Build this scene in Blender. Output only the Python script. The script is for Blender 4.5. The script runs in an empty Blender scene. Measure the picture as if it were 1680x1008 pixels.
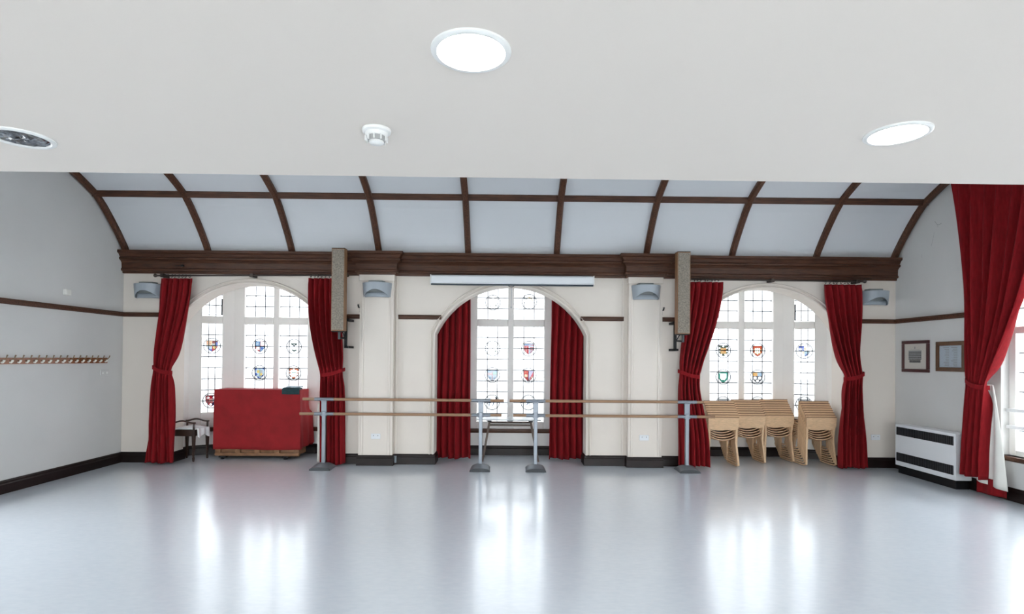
import bpy, bmesh, math, random
from mathutils import Vector, Matrix, Euler
random.seed(7)
PI = math.pi
scn = bpy.context.scene
col = scn.collection

# ------------------------------------------------------------------ camera
cd = bpy.data.cameras.new('camera'); cam = bpy.data.objects.new('camera', cd); col.objects.link(cam)
cd.sensor_fit = 'HORIZONTAL'; cd.sensor_width = 36.0; cd.lens = 920.0 / 1680.0 * 36.0
cd.shift_y = 0.0445; cd.clip_start = 0.05; cd.clip_end = 400
_m = Matrix.Rotation(-0.0073, 4, 'Z') @ Matrix.Rotation(PI/2 + 0.0100, 4, 'X') @ Matrix.Rotation(0.0088, 4, 'Z')
cam.matrix_world = Matrix.Translation((0, 0, 1.75)) @ _m
scn.camera = cam
# ------------------------------------------------------------------ world: even overcast sky
w = bpy.data.worlds.new('overcast_sky'); scn.world = w; w.use_nodes = True
bg = w.node_tree.nodes['Background']
bg.inputs[0].default_value = (0.90, 0.955, 1.0, 1); bg.inputs[1].default_value = 5.0
SKY = 5.0
# ------------------------------------------------------------------ exposure
vs = scn.view_settings
vs.view_transform = 'Standard'; vs.look = 'None'; vs.exposure = 1.62; vs.gamma = 1.0
vs.use_curve_mapping = False
EXPO = 2 ** vs.exposure
LEADT = 0.275       # old leaded glass dims the light
LAMP = 16.0        # radiance of the lit downlight diffusers

def portal(x, y, z, sx, sz, rot):
    l = bpy.data.lights.new('window_portal', 'AREA'); l.shape = 'RECTANGLE'; l.size = sx; l.size_y = sz
    l.cycles.is_portal = True
    o = bpy.data.objects.new('window_portal', l); col.objects.link(o)
    o.location = (x, y, z); o.rotation_euler = rot
    return o
for cx in (-4.21, 0.045, 4.26):
    portal(cx, 10.42, 1.78, 2.7 if cx != 0.045 else 1.6, 2.7, (-PI/2, 0, 0))
portal(6.75, 5.6, 2.4, 3.5, 3.8, (PI/2, 0, PI/2))
portal(6.75, 1.3, 1.5, 2.9, 2.0, (PI/2, 0, PI/2))
portal(-6.65, 4.7, 2.4, 3.5, 3.8, (PI/2, 0, -PI/2))
for cx in (-4.2, 0.0, 4.2): portal(cx, -4.4, 1.5, 3.2, 2.1, (PI/2, 0, 0))

# ================================================================== helpers
MATS = {}
def mat(name, color, rough=0.6, metal=0.0, var=0.0, scale=4.0, stretch=(1, 1, 1), bump=0.0, bscale=40.0,
        sheen=0.0, spec=0.5, emit=None, coat=0.0):
    if name in MATS: return MATS[name]
    m = bpy.data.materials.new(name); m.use_nodes = True
    nt = m.node_tree; b = nt.nodes['Principled BSDF']
    b.inputs['Base Color'].default_value = (*color, 1); b.inputs['Roughness'].default_value = rough
    b.inputs['Metallic'].default_value = metal
    b.inputs['Specular IOR Level'].default_value = spec
    if sheen: b.inputs['Sheen Weight'].default_value = sheen; b.inputs['Sheen Roughness'].default_value = 0.4
    if coat: b.inputs['Coat Weight'].default_value = coat; b.inputs['Coat Roughness'].default_value = 0.15
    tc = nt.nodes.new('ShaderNodeTexCoord'); mp = nt.nodes.new('ShaderNodeMapping')
    mp.inputs['Scale'].default_value = stretch
    nt.links.new(tc.outputs['Object'], mp.inputs['Vector'])
    if var:
        n = nt.nodes.new('ShaderNodeTexNoise'); n.inputs['Scale'].default_value = scale; n.inputs['Detail'].default_value = 5
        nt.links.new(mp.outputs['Vector'], n.inputs['Vector'])
        r = nt.nodes.new('ShaderNodeValToRGB')
        r.color_ramp.elements[0].position = 0.3; r.color_ramp.elements[1].position = 0.7
        r.color_ramp.elements[0].color = (*[c * (1 - var) for c in color], 1)
        r.color_ramp.elements[1].color = (*[min(1, c * (1 + var)) for c in color], 1)
        nt.links.new(n.outputs['Fac'], r.inputs['Fac']); nt.links.new(r.outputs['Color'], b.inputs['Base Color'])
    if bump:
        n2 = nt.nodes.new('ShaderNodeTexNoise'); n2.inputs['Scale'].default_value = bscale; n2.inputs['Detail'].default_value = 3
        nt.links.new(mp.outputs['Vector'], n2.inputs['Vector'])
        bp = nt.nodes.new('ShaderNodeBump'); bp.inputs['Strength'].default_value = bump; bp.inputs['Distance'].default_value = 0.01
        nt.links.new(n2.outputs['Fac'], bp.inputs['Height']); nt.links.new(bp.outputs['Normal'], b.inputs['Normal'])
    if emit:
        b.inputs['Emission Color'].default_value = (*emit[0], 1); b.inputs['Emission Strength'].default_value = emit[1]
    MATS[name] = m
    return m

def glass(name, tint, gloss=0.04):
    if name in MATS: return MATS[name]
    m = bpy.data.materials.new(name); m.use_nodes = True
    nt = m.node_tree; nt.nodes.clear()
    out = nt.nodes.new('ShaderNodeOutputMaterial'); mx = nt.nodes.new('ShaderNodeMixShader')
    tr = nt.nodes.new('ShaderNodeBsdfTransparent'); gl = nt.nodes.new('ShaderNodeBsdfGlossy')
    tr.inputs['Color'].default_value = (*tint, 1); gl.inputs['Roughness'].default_value = 0.05
    mx.inputs['Fac'].default_value = gloss
    nt.links.new(tr.outputs[0], mx.inputs[1]); nt.links.new(gl.outputs[0], mx.inputs[2])
    nt.links.new(mx.outputs[0], out.inputs['Surface'])
    MATS[name] = m
    return m

def s2l(c):
    return tuple((v / 255 / 12.92) if v / 255 <= 0.04045 else ((v / 255 + 0.055) / 1.055) ** 2.4 for v in c)
def stain(rgb):
    # coloured glass, a single skin
    lin = s2l(rgb)
    return glass('stained_glass_%d_%d_%d' % rgb, tuple(min(1.0, l / (SKY * EXPO * LEADT * .9)) for l in lin), 0.02)

ORG = {}
def reg(o, origin): ORG[o.name] = Vector(origin); return o
def props(o, label=None, cat=None, group=None, kind=None):
    if label: o['label'] = label
    if cat: o['category'] = cat
    if group: o['group'] = group
    if kind: o['kind'] = kind
    return o
def thing(name, loc, label, cat, group=None, kind=None):
    o = bpy.data.objects.new(name, None); col.objects.link(o); o.location = loc
    o.empty_display_size = 0.1
    reg(o, loc); return props(o, label, cat, group, kind)

class MB:
    def __init__(s): s.v = []; s.f = []; s.sm = False
    def quad(s, *p):
        i = len(s.v); s.v += [tuple(q) for q in p]; s.f.append(tuple(range(i, i + len(p)))); return s
    def box(s, x0, x1, y0, y1, z0, z1, M=None):
        i = len(s.v)
        P = [(x0, y0, z0), (x1, y0, z0), (x1, y1, z0), (x0, y1, z0), (x0, y0, z1), (x1, y0, z1), (x1, y1, z1), (x0, y1, z1)]
        if M: P = [tuple(M @ Vector(p)) for p in P]
        s.v += P
        s.f += [tuple(i + k for k in q) for q in ((0, 3, 2, 1), (4, 5, 6, 7), (0, 1, 5, 4), (1, 2, 6, 5), (2, 3, 7, 6), (3, 0, 4, 7))]
        return s
    def rings(s, rs, cap=True, closed=True):
        """loft rings of equal vertex count"""
        n = len(rs[0]); i = len(s.v)
        for r in rs: s.v += [tuple(p) for p in r]
        for k in range(len(rs) - 1):
            a = i + k * n; b = a + n
            for j in range(n if closed else n - 1):
                j2 = (j + 1) % n
                s.f.append((a + j, a + j2, b + j2, b + j))
        if cap and closed:
            s.f.append(tuple(i + j for j in range(n))[::-1]); e = i + (len(rs) - 1) * n
            s.f.append(tuple(e + j for j in range(n)))
        return s
    def tube(s, pts, r, n=10):
        pts = [Vector(p) for p in pts]; rs = []
        rad = r if isinstance(r, (list, tuple)) else [r] * len(pts)
        up = None
        for k, p in enumerate(pts):
            d = (pts[min(k + 1, len(pts) - 1)] - pts[max(k - 1, 0)]).normalized()
            if up is None:
                up = Vector((0, 0, 1)) if abs(d.z) < 0.9 else Vector((0, 1, 0))
            a = d.cross(up).normalized(); b = a.cross(d).normalized(); up = b
            rs.append([p + rad[k] * (math.cos(t) * a + math.sin(t) * b) for t in [2 * PI * j / n for j in range(n)]])
        s.sm = True
        return s.rings(rs)
    def lathe(s, c, prof, n=20, ax=1.0, ay=1.0):
        """prof list of (r,z) about vertical axis through c"""
        rs = [[(c[0] + ax * r * math.cos(2 * PI * j / n), c[1] + ay * r * math.sin(2 * PI * j / n), c[2] + z) for j in range(n)] for r, z in prof]
        return s.rings(rs)
    def sweep(s, path, prof):
        """horizontal polyline path (x,y) with profile (offset to room side, z); mitred"""
        n = len(path); rs = []
        for k in range(n):
            p = Vector(path[k])
            d0 = (p - Vector(path[k - 1])).normalized() if k > 0 else None
            d1 = (Vector(path[k + 1]) - p).normalized() if k < n - 1 else None
            if d0 is None: d0 = d1
            if d1 is None: d1 = d0
            n0 = Vector((d0.y, -d0.x)); n1 = Vector((d1.y, -d1.x))
            mt = (n0 + n1); mt = mt / max(1e-6, mt.dot(n0))
            rs.append([(p.x + mt.x * o, p.y + mt.y * o, z) for o, z in prof])
        return s.rings(rs)
    def prism_x(s, poly, x0, x1, xf=None):
        """poly of (y,z) extruded in x; xf(z) shifts x"""
        g = xf or (lambda z: 0.0)
        return s.rings([[(x0 + g(z), y, z) for y, z in poly], [(x1 + g(z), y, z) for y, z in poly]])
    def prism_y(s, poly, y0, y1):
        return s.rings([[(x, y0, z) for x, z in poly], [(x, y1, z) for x, z in poly]])
    def build(s, name, m, parent=None, loc=None, smooth=None, bevel=0.0):
        V = [Vector(v) for v in s.v]
        if parent is not None: og = ORG[parent.name]
        elif loc is not None: og = Vector(loc)
        else:
            og = Vector(((min(v.x for v in V) + max(v.x for v in V)) / 2, (min(v.y for v in V) + max(v.y for v in V)) / 2, min(v.z for v in V)))
        me = bpy.data.meshes.new(name); me.from_pydata([tuple(v - og) for v in V], [], s.f)
        bm = bmesh.new(); bm.from_mesh(me); bmesh.ops.recalc_face_normals(bm, faces=bm.faces); bm.to_mesh(me); bm.free()
        if isinstance(m, (list, tuple)):
            for q in m: me.materials.append(q)
        else: me.materials.append(m)
        o = bpy.data.objects.new(name, me); col.objects.link(o)
        if parent is None: o.location = og
        else: o.parent = parent
        reg(o, og)
        if (s.sm if smooth is None else smooth):
            for p in me.polygons: p.use_smooth = True
            try: me.set_sharp_from_angle(angle=math.radians(40))
            except Exception: pass
        if bevel:
            b = o.modifiers.new('bevel', 'BEVEL'); b.width = bevel; b.segments = 2; b.limit_method = 'ANGLE'
        return o
def box(x0, x1, y0, y1, z0, z1, name, m, parent=None, bevel=0.0, M=None):
    return MB().box(x0, x1, y0, y1, z0, z1, M).build(name, m, parent, bevel=bevel)
def copy_tree(o, parent=None, offset=Vector((0, 0, 0))):
    c = o.copy(); col.objects.link(c); c.parent = parent
    if parent is None: c.location = o.location + offset
    ORG[c.name] = ORG[o.name] + offset
    for ch in o.children: copy_tree(ch, c, offset)
    return c
def linked(src, name, parent, loc):
    """another object on the same mesh data, at world position loc (parents are unrotated)"""
    o = bpy.data.objects.new(name, src); col.objects.link(o); o.parent = parent
    o.location = Vector(loc) - ORG[parent.name]; return o

# ------------------------------------------------------------------ materials
CREAM = mat('cream_wall_paint', (0.765, 0.70, 0.63), 0.75, var=0.02, scale=1.5, bump=0.06, bscale=60)
GREYW = mat('pale_wall_paint', (0.65, 0.645, 0.63), 0.75, var=0.03, scale=1.2, bump=0.08, bscale=50)
STONE = mat('white_painted_stone', (0.90, 0.88, 0.85), 0.6, var=0.015, scale=3)
PANEL = mat('white_ceiling_panel', (0.70, 0.72, 0.745), 0.8, var=0.012, scale=1)
SLAB = mat('white_ceiling_paint', (0.755, 0.69, 0.63), 0.85, var=0.008, scale=0.8)
DARKW = mat('dark_stained_oak', (0.074, 0.029, 0.0145), 0.45, var=0.45, scale=3, stretch=(1.5, 18, 18), spec=0.35)
DARKW2 = mat('dark_stained_oak_upright', (0.085, 0.034, 0.0175), 0.45, var=0.45, scale=3, stretch=(18, 18, 2.0), spec=0.35)
BASEW = mat('dark_brown_skirting', (0.0105, 0.005, 0.0042), 0.4, var=0.3, scale=6, spec=0.3)
RED = mat('red_velvet', (0.22, 0.0085, 0.012), 0.9, var=0.16, scale=7, stretch=(6, 6, 1), spec=0.15, sheen=0.03, bump=0.15, bscale=90)
RED2 = mat('red_woven_cover', (0.29, 0.008, 0.011), 0.85, var=0.14, scale=6, bump=0.2, bscale=70)
LINING = mat('cream_curtain_lining', (0.80, 0.79, 0.74), 0.8, var=0.03, scale=5)
BRONZE = mat('dark_bronze', (0.055, 0.042, 0.036), 0.4, metal=0.6)
STEELG = mat('silver_grey_metal', (0.25, 0.275, 0.31), 0.38, metal=0.55, var=0.04, scale=8)
DSTEEL = mat('dark_grey_rubber', (0.055, 0.06, 0.065), 0.55)
BARW = mat('barre_beech', (0.32, 0.185, 0.105), 0.45, var=0.15, scale=4, stretch=(2, 25, 25))
BEECH = mat('beech_plywood', (0.68, 0.455, 0.27), 0.45, var=0.14, scale=5, stretch=(3, 14, 14))
EDGE = mat('brown_ply_edge', (0.19, 0.085, 0.04), 0.5)  # brown backrest edges; also paints the shaded gap under the stacked seats
BEECHE = mat('beech_frame', (0.71, 0.485, 0.29), 0.45, var=0.12, scale=5, stretch=(10, 4, 4))
PIANOW = mat('piano_back_wood', (0.26, 0.125, 0.055), 0.5, var=0.3, scale=4, stretch=(2, 8, 8))
BLACK = mat('black_iron', (0.006, 0.006, 0.007), 0.5, spec=0.3)
WHITEP = mat('white_plastic', (0.80, 0.80, 0.78), 0.35)
WHITEE = mat('white_enamel', (0.78, 0.80, 0.82), 0.35)
LAMPG = mat('blue_grey_lamp_metal', (0.34, 0.38, 0.42), 0.4, var=0.03)
LAMPD = mat('grey_lamp_box', (0.20, 0.22, 0.22), 0.5)
GRILLE = mat('speaker_grille_cloth', (0.26, 0.225, 0.185), 0.9, var=0.35, scale=60, bump=0.5, bscale=250)
SPKW = mat('speaker_oak_case', (0.26, 0.135, 0.065), 0.45, var=0.25, scale=4, stretch=(18, 18, 2))
LEADM = mat('dark_medallion_lead', (0.05, 0.06, 0.08), 0.6)
LEAD = mat('lead_came', (0.26, 0.28, 0.31), 0.6)
PANE = glass('clear_leaded_glass', (0.985, 0.99, 0.99), 0.03)
PANER_ = glass('dim_leaded_glass', (.8, .8, .8), 0.03)
PANEL_ = glass('obscured_leaded_glass', (LEADT ** .5, LEADT ** .5, LEADT ** .5), 0.03)
CLOTHW = mat('white_linen', (0.80, 0.80, 0.80), 0.85, var=0.04, scale=10)
PAPER = mat('cream_paper', (0.62, 0.58, 0.53), 0.8)

# ================================================================== the setting
XL, XR, YW, YB = -6.29, 6.39, 9.20, -4.0
WT = 0.32                                   # thickness of the arched wall
ARCH = [(-4.21, 1.26, 1.45, 2.93), (0.045, 1.24, 1.36, 2.935), (4.26, 1.26, 1.43, 2.94)]
ZTOP = 4.9
S = 'structure'

def floor_mat():
    m = bpy.data.materials.new('grey_sheet_vinyl'); m.use_nodes = True
    nt = m.node_tree; b = nt.nodes['Principled BSDF']
    tc = nt.nodes.new('ShaderNodeTexCoord')
    def noise(scale, stretch, det):
        mp = nt.nodes.new('ShaderNodeMapping'); mp.inputs['Scale'].default_value = stretch
        nt.links.new(tc.outputs['Object'], mp.inputs['Vector'])
        n = nt.nodes.new('ShaderNodeTexNoise'); n.inputs['Scale'].default_value = scale; n.inputs['Detail'].default_value = det
        nt.links.new(mp.outputs['Vector'], n.inputs['Vector']); return n
    n1 = noise(14, (1, 2.2, 1), 6)
    r = nt.nodes.new('ShaderNodeValToRGB'); r.color_ramp.elements[0].position = 0.3; r.color_ramp.elements[1].position = 0.72
    r.color_ramp.elements[0].color = (0.73, 0.80, 0.875, 1); r.color_ramp.elements[1].color = (0.80, 0.86, 0.925, 1)
    nt.links.new(n1.outputs['Fac'], r.inputs['Fac'])
    # scuffs: thin pale arcs worn into the sheet
    vo = nt.nodes.new('ShaderNodeTexVoronoi'); vo.feature = 'DISTANCE_TO_EDGE'; vo.inputs['Scale'].default_value = 1.3
    n3 = noise(2.2, (1, 1, 1), 3)
    mx = nt.nodes.new('ShaderNodeMixRGB'); mx.inputs['Fac'].default_value = 0.35
    nt.links.new(tc.outputs['Object'], mx.inputs[1]); nt.links.new(n3.outputs['Color'], mx.inputs[2])
    nt.links.new(mx.outputs['Color'], vo.inputs['Vector'])
    cr = nt.nodes.new('ShaderNodeValToRGB'); cr.color_ramp.elements[0].color = (0.35, 0.35, 0.35, 1); cr.color_ramp.elements[0].position = 0
    cr.color_ramp.elements[1].color = (0, 0, 0, 1); cr.color_ramp.elements[1].position = 0.008
    nt.links.new(vo.outputs['Distance'], cr.inputs['Fac'])
    n4 = noise(0.9, (1, 1, 1), 2); gt = nt.nodes.new('ShaderNodeMath'); gt.operation = 'GREATER_THAN'; gt.inputs[1].default_value = 0.56
    nt.links.new(n4.outputs['Fac'], gt.inputs[0])
    mu = nt.nodes.new('ShaderNodeMath'); mu.operation = 'MULTIPLY'
    nt.links.new(cr.outputs['Color'], mu.inputs[0]); nt.links.new(gt.outputs[0], mu.inputs[1])
    m2 = nt.nodes.new('ShaderNodeMixRGB'); m2.inputs[2].default_value = (0.82, 0.84, 0.87, 1)
    nt.links.new(mu.outputs[0], m2.inputs['Fac']); nt.links.new(r.outputs['Color'], m2.inputs[1])
    nt.links.new(m2.outputs['Color'], b.inputs['Base Color'])
    n2 = noise(5, (1, 1.5, 1), 5)
    rr = nt.nodes.new('ShaderNodeMapRange'); rr.inputs['To Min'].default_value = 0.30; rr.inputs['To Max'].default_value = 0.40
    nt.links.new(n2.outputs['Fac'], rr.inputs['Value']); nt.links.new(rr.outputs['Result'], b.inputs['Roughness'])
    bp = nt.nodes.new('ShaderNodeBump'); bp.inputs['Strength'].default_value = 0.03; bp.inputs['Distance'].default_value = 0.01
    nt.links.new(n1.outputs['Fac'], bp.inputs['Height']); nt.links.new(bp.outputs['Normal'], b.inputs['Normal'])
    b.inputs['Coat Weight'].default_value = 1.0; b.inputs['Coat Roughness'].default_value = 0.17; b.inputs['Coat IOR'].default_value = 1.75
    return m
o = box(XL - 0.3, XR + 0.3, YB - 0.3, 10.6, -0.12, 0, 'floor', floor_mat())
props(o, 'pale blue-grey glossy sheet vinyl hall floor', 'floor', kind=S)
o = box(-60, 60, -40, 70, -0.7, -0.6, 'ground_outside', mat('pale_paving', (0.62, 0.62, 0.61), 0.9, var=0.08, scale=2))
props(o, 'pale paved ground outside the windows', 'ground', kind=S)

# back wall with three arched openings
def arch_pts(cx, hw, R, za, n=28):
    th = math.asin(hw / R); zc = za - R
    return [(cx + R * math.sin(t), zc + R * math.cos(t)) for t in [-th + 2 * th * k / n for k in range(n + 1)]]
def arched_wall():
    b = MB(); x = XL - 0.3
    for (cx, hw, R, za) in ARCH:
        pts = arch_pts(cx, hw, R, za)
        for y in (YW, YW + WT):
            b.quad((x, y, 0), (cx - hw, y, 0), (cx - hw, y, 3.6), (x, y, 3.6))
            for (xa, z1), (xb, z2) in zip(pts, pts[1:]):
                b.quad((xa, y, z1), (xb, y, z2), (xb, y, 3.6), (xa, y, 3.6))
        ol = [(cx - hw, 0)] + pts + [(cx + hw, 0)]
        for (xa, z1), (xb, z2) in zip(ol, ol[1:]):
            b.quad((xa, YW, z1), (xb, YW, z2), (xb, YW + WT, z2), (xa, YW + WT, z1))
        x = cx + hw
    for y in (YW, YW + WT): b.quad((x, y, 0), (XR + 0.3, y, 0), (XR + 0.3, y, 3.6), (x, y, 3.6))
    b.quad((XL - .3, YW, 3.6), (XR + .3, YW, 3.6), (XR + .3, YW + WT, 3.6), (XL - .3, YW + WT, 3.6))
    return b
wb = arched_wall().build('wall_back', CREAM, loc=(0, YW, 0))
props(wb, 'cream back wall with three wide arched window recesses', 'wall', kind=S)
# roll mouldings round the arches
for (cx, hw, R, za) in ARCH:
    th = math.asin(hw / R); zc = za - R
    def ring_at(px, pz, nx, nz, w0, w1):
        return [(px + nx * w0, YW, pz + nz * w0), (px + nx * w0, YW - .022, pz + nz * w0), (px + nx * (w0 + w1) / 2, YW - .034, pz + nz * (w0 + w1) / 2),
                (px + nx * w1, YW - .022, pz + nz * w1), (px + nx * w1, YW, pz + nz * w1)]
    for w0, w1 in ((0.0, 0.035), (0.06, 0.085)):
        rs = [ring_at(cx - hw, .168, -1, 0, w0, w1)]
        ts = [-th + 2 * th * k / 28 for k in range(29)]
        for t in ts: rs.append(ring_at(cx + R * math.sin(t), zc + R * math.cos(t), math.sin(t), math.cos(t), w0, w1))
        rs.append(ring_at(cx + hw, .168, 1, 0, w0, w1))
        MB().rings(rs).build('arch_moulding', CREAM, wb, smooth=True)

# bays behind the arches
def bay_path(cx, canted):
    if canted: return [(cx - 1.36, YW + WT), (cx - 1.36, 9.85), (cx - 0.76, 10.2), (cx + 0.76, 10.2), (cx + 1.36, 9.85), (cx + 1.36, YW + WT)]
    return [(cx - 1.36, YW + WT), (cx - 1.36, 10.15), (cx + 1.36, 10.15), (cx + 1.36, YW + WT)]
names = ['left', 'centre', 'right']
for i, (cx, hw, R, za) in enumerate(ARCH):
    cant = i != 1
    path = bay_path(cx, cant)
    b = MB()
    for k in range(len(path) - 1):
        # full height only on the blind side walls; below the sill elsewhere
        (xa, ya), (xb, yb) = path[k], path[k + 1]
        side = abs(xa - xb) < 1e-6
        z1 = 3.15 if side else 0.46
        d = Vector((xb - xa, yb - ya)).normalized(); nn = Vector((-d.y, d.x)) * 0.16
        b.rings([[(xa, ya, 0), (xb, yb, 0), (xb + nn.x, yb + nn.y, 0), (xa + nn.x, ya + nn.y, 0)], [(xa, ya, z1), (xb, yb, z1), (xb + nn.x, yb + nn.y, z1), (xa + nn.x, ya + nn.y, z1)]])
        if not side and not cant:
            for (p, q) in ((cx - 1.36, cx - 0.80), (cx + 0.80, cx + 1.36)): b.box(p, q, 10.15, 10.31, 0.46, 3.15)
    b.box(cx - 1.56, cx + 1.56, YW + WT - .02, 10.5, 3.12, 3.3)
    o = b.build('wall_bay_' + names[i], STONE)
    props(o, ['white bay walls around the left leaded window behind the piano', 'white recess walls around the middle leaded window', 'white bay walls around the right leaded window behind the chairs'][i], 'wall', kind=S)

# ------------------------------------------------------------------ leaded windows
def clip_poly(poly, clip):
    out = poly
    for k in range(len(clip)):
        a, b_ = clip[k], clip[(k + 1) % len(clip)]
        inp, out = out, []
        if not inp: return []
        side = lambda p: (b_[0] - a[0]) * (p[1] - a[1]) - (b_[1] - a[1]) * (p[0] - a[0])
        for j in range(len(inp)):
            p, q = inp[j], inp[(j + 1) % len(inp)]
            sp, sq = side(p), side(q)
            if sp >= 0: out.append(p)
            if (sp >= 0) != (sq >= 0):
                t = sp / (sp - sq); out.append((p[0] + t * (q[0] - p[0]), p[1] + t * (q[1] - p[1])))
    return out
SHIELD = [(-.66, .66), (-.66, .05), (-.58, -.25), (-.42, -.48), (-.2, -.66), (0, -.76), (.2, -.66), (.42, -.48), (.58, -.25), (.66, .05), (.66, .66)]
def rect(a, b_, c, d): return [(a, c), (b_, c), (b_, d), (a, d)]
def disc(x, y, r, n=12): return [(x + r * math.cos(2 * PI * k / n), y + r * math.sin(2 * PI * k / n)) for k in range(n)]
BLU, LBL, PBL = (70, 95, 190), (150, 185, 225), (205, 225, 240)
RD, PRD, ORG_, YEL = (190, 40, 55), (235, 150, 150), (225, 120, 70), (245, 210, 120)
DGN, GRN, PGN = (70, 90, 85), (80, 175, 150), (190, 225, 215)
NAVY, GRY, LGY, WHT, LAV, CRM = (45, 50, 90), (95, 100, 108), (195, 198, 200), (250, 250, 250), (205, 200, 235), (245, 225, 185)
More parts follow.
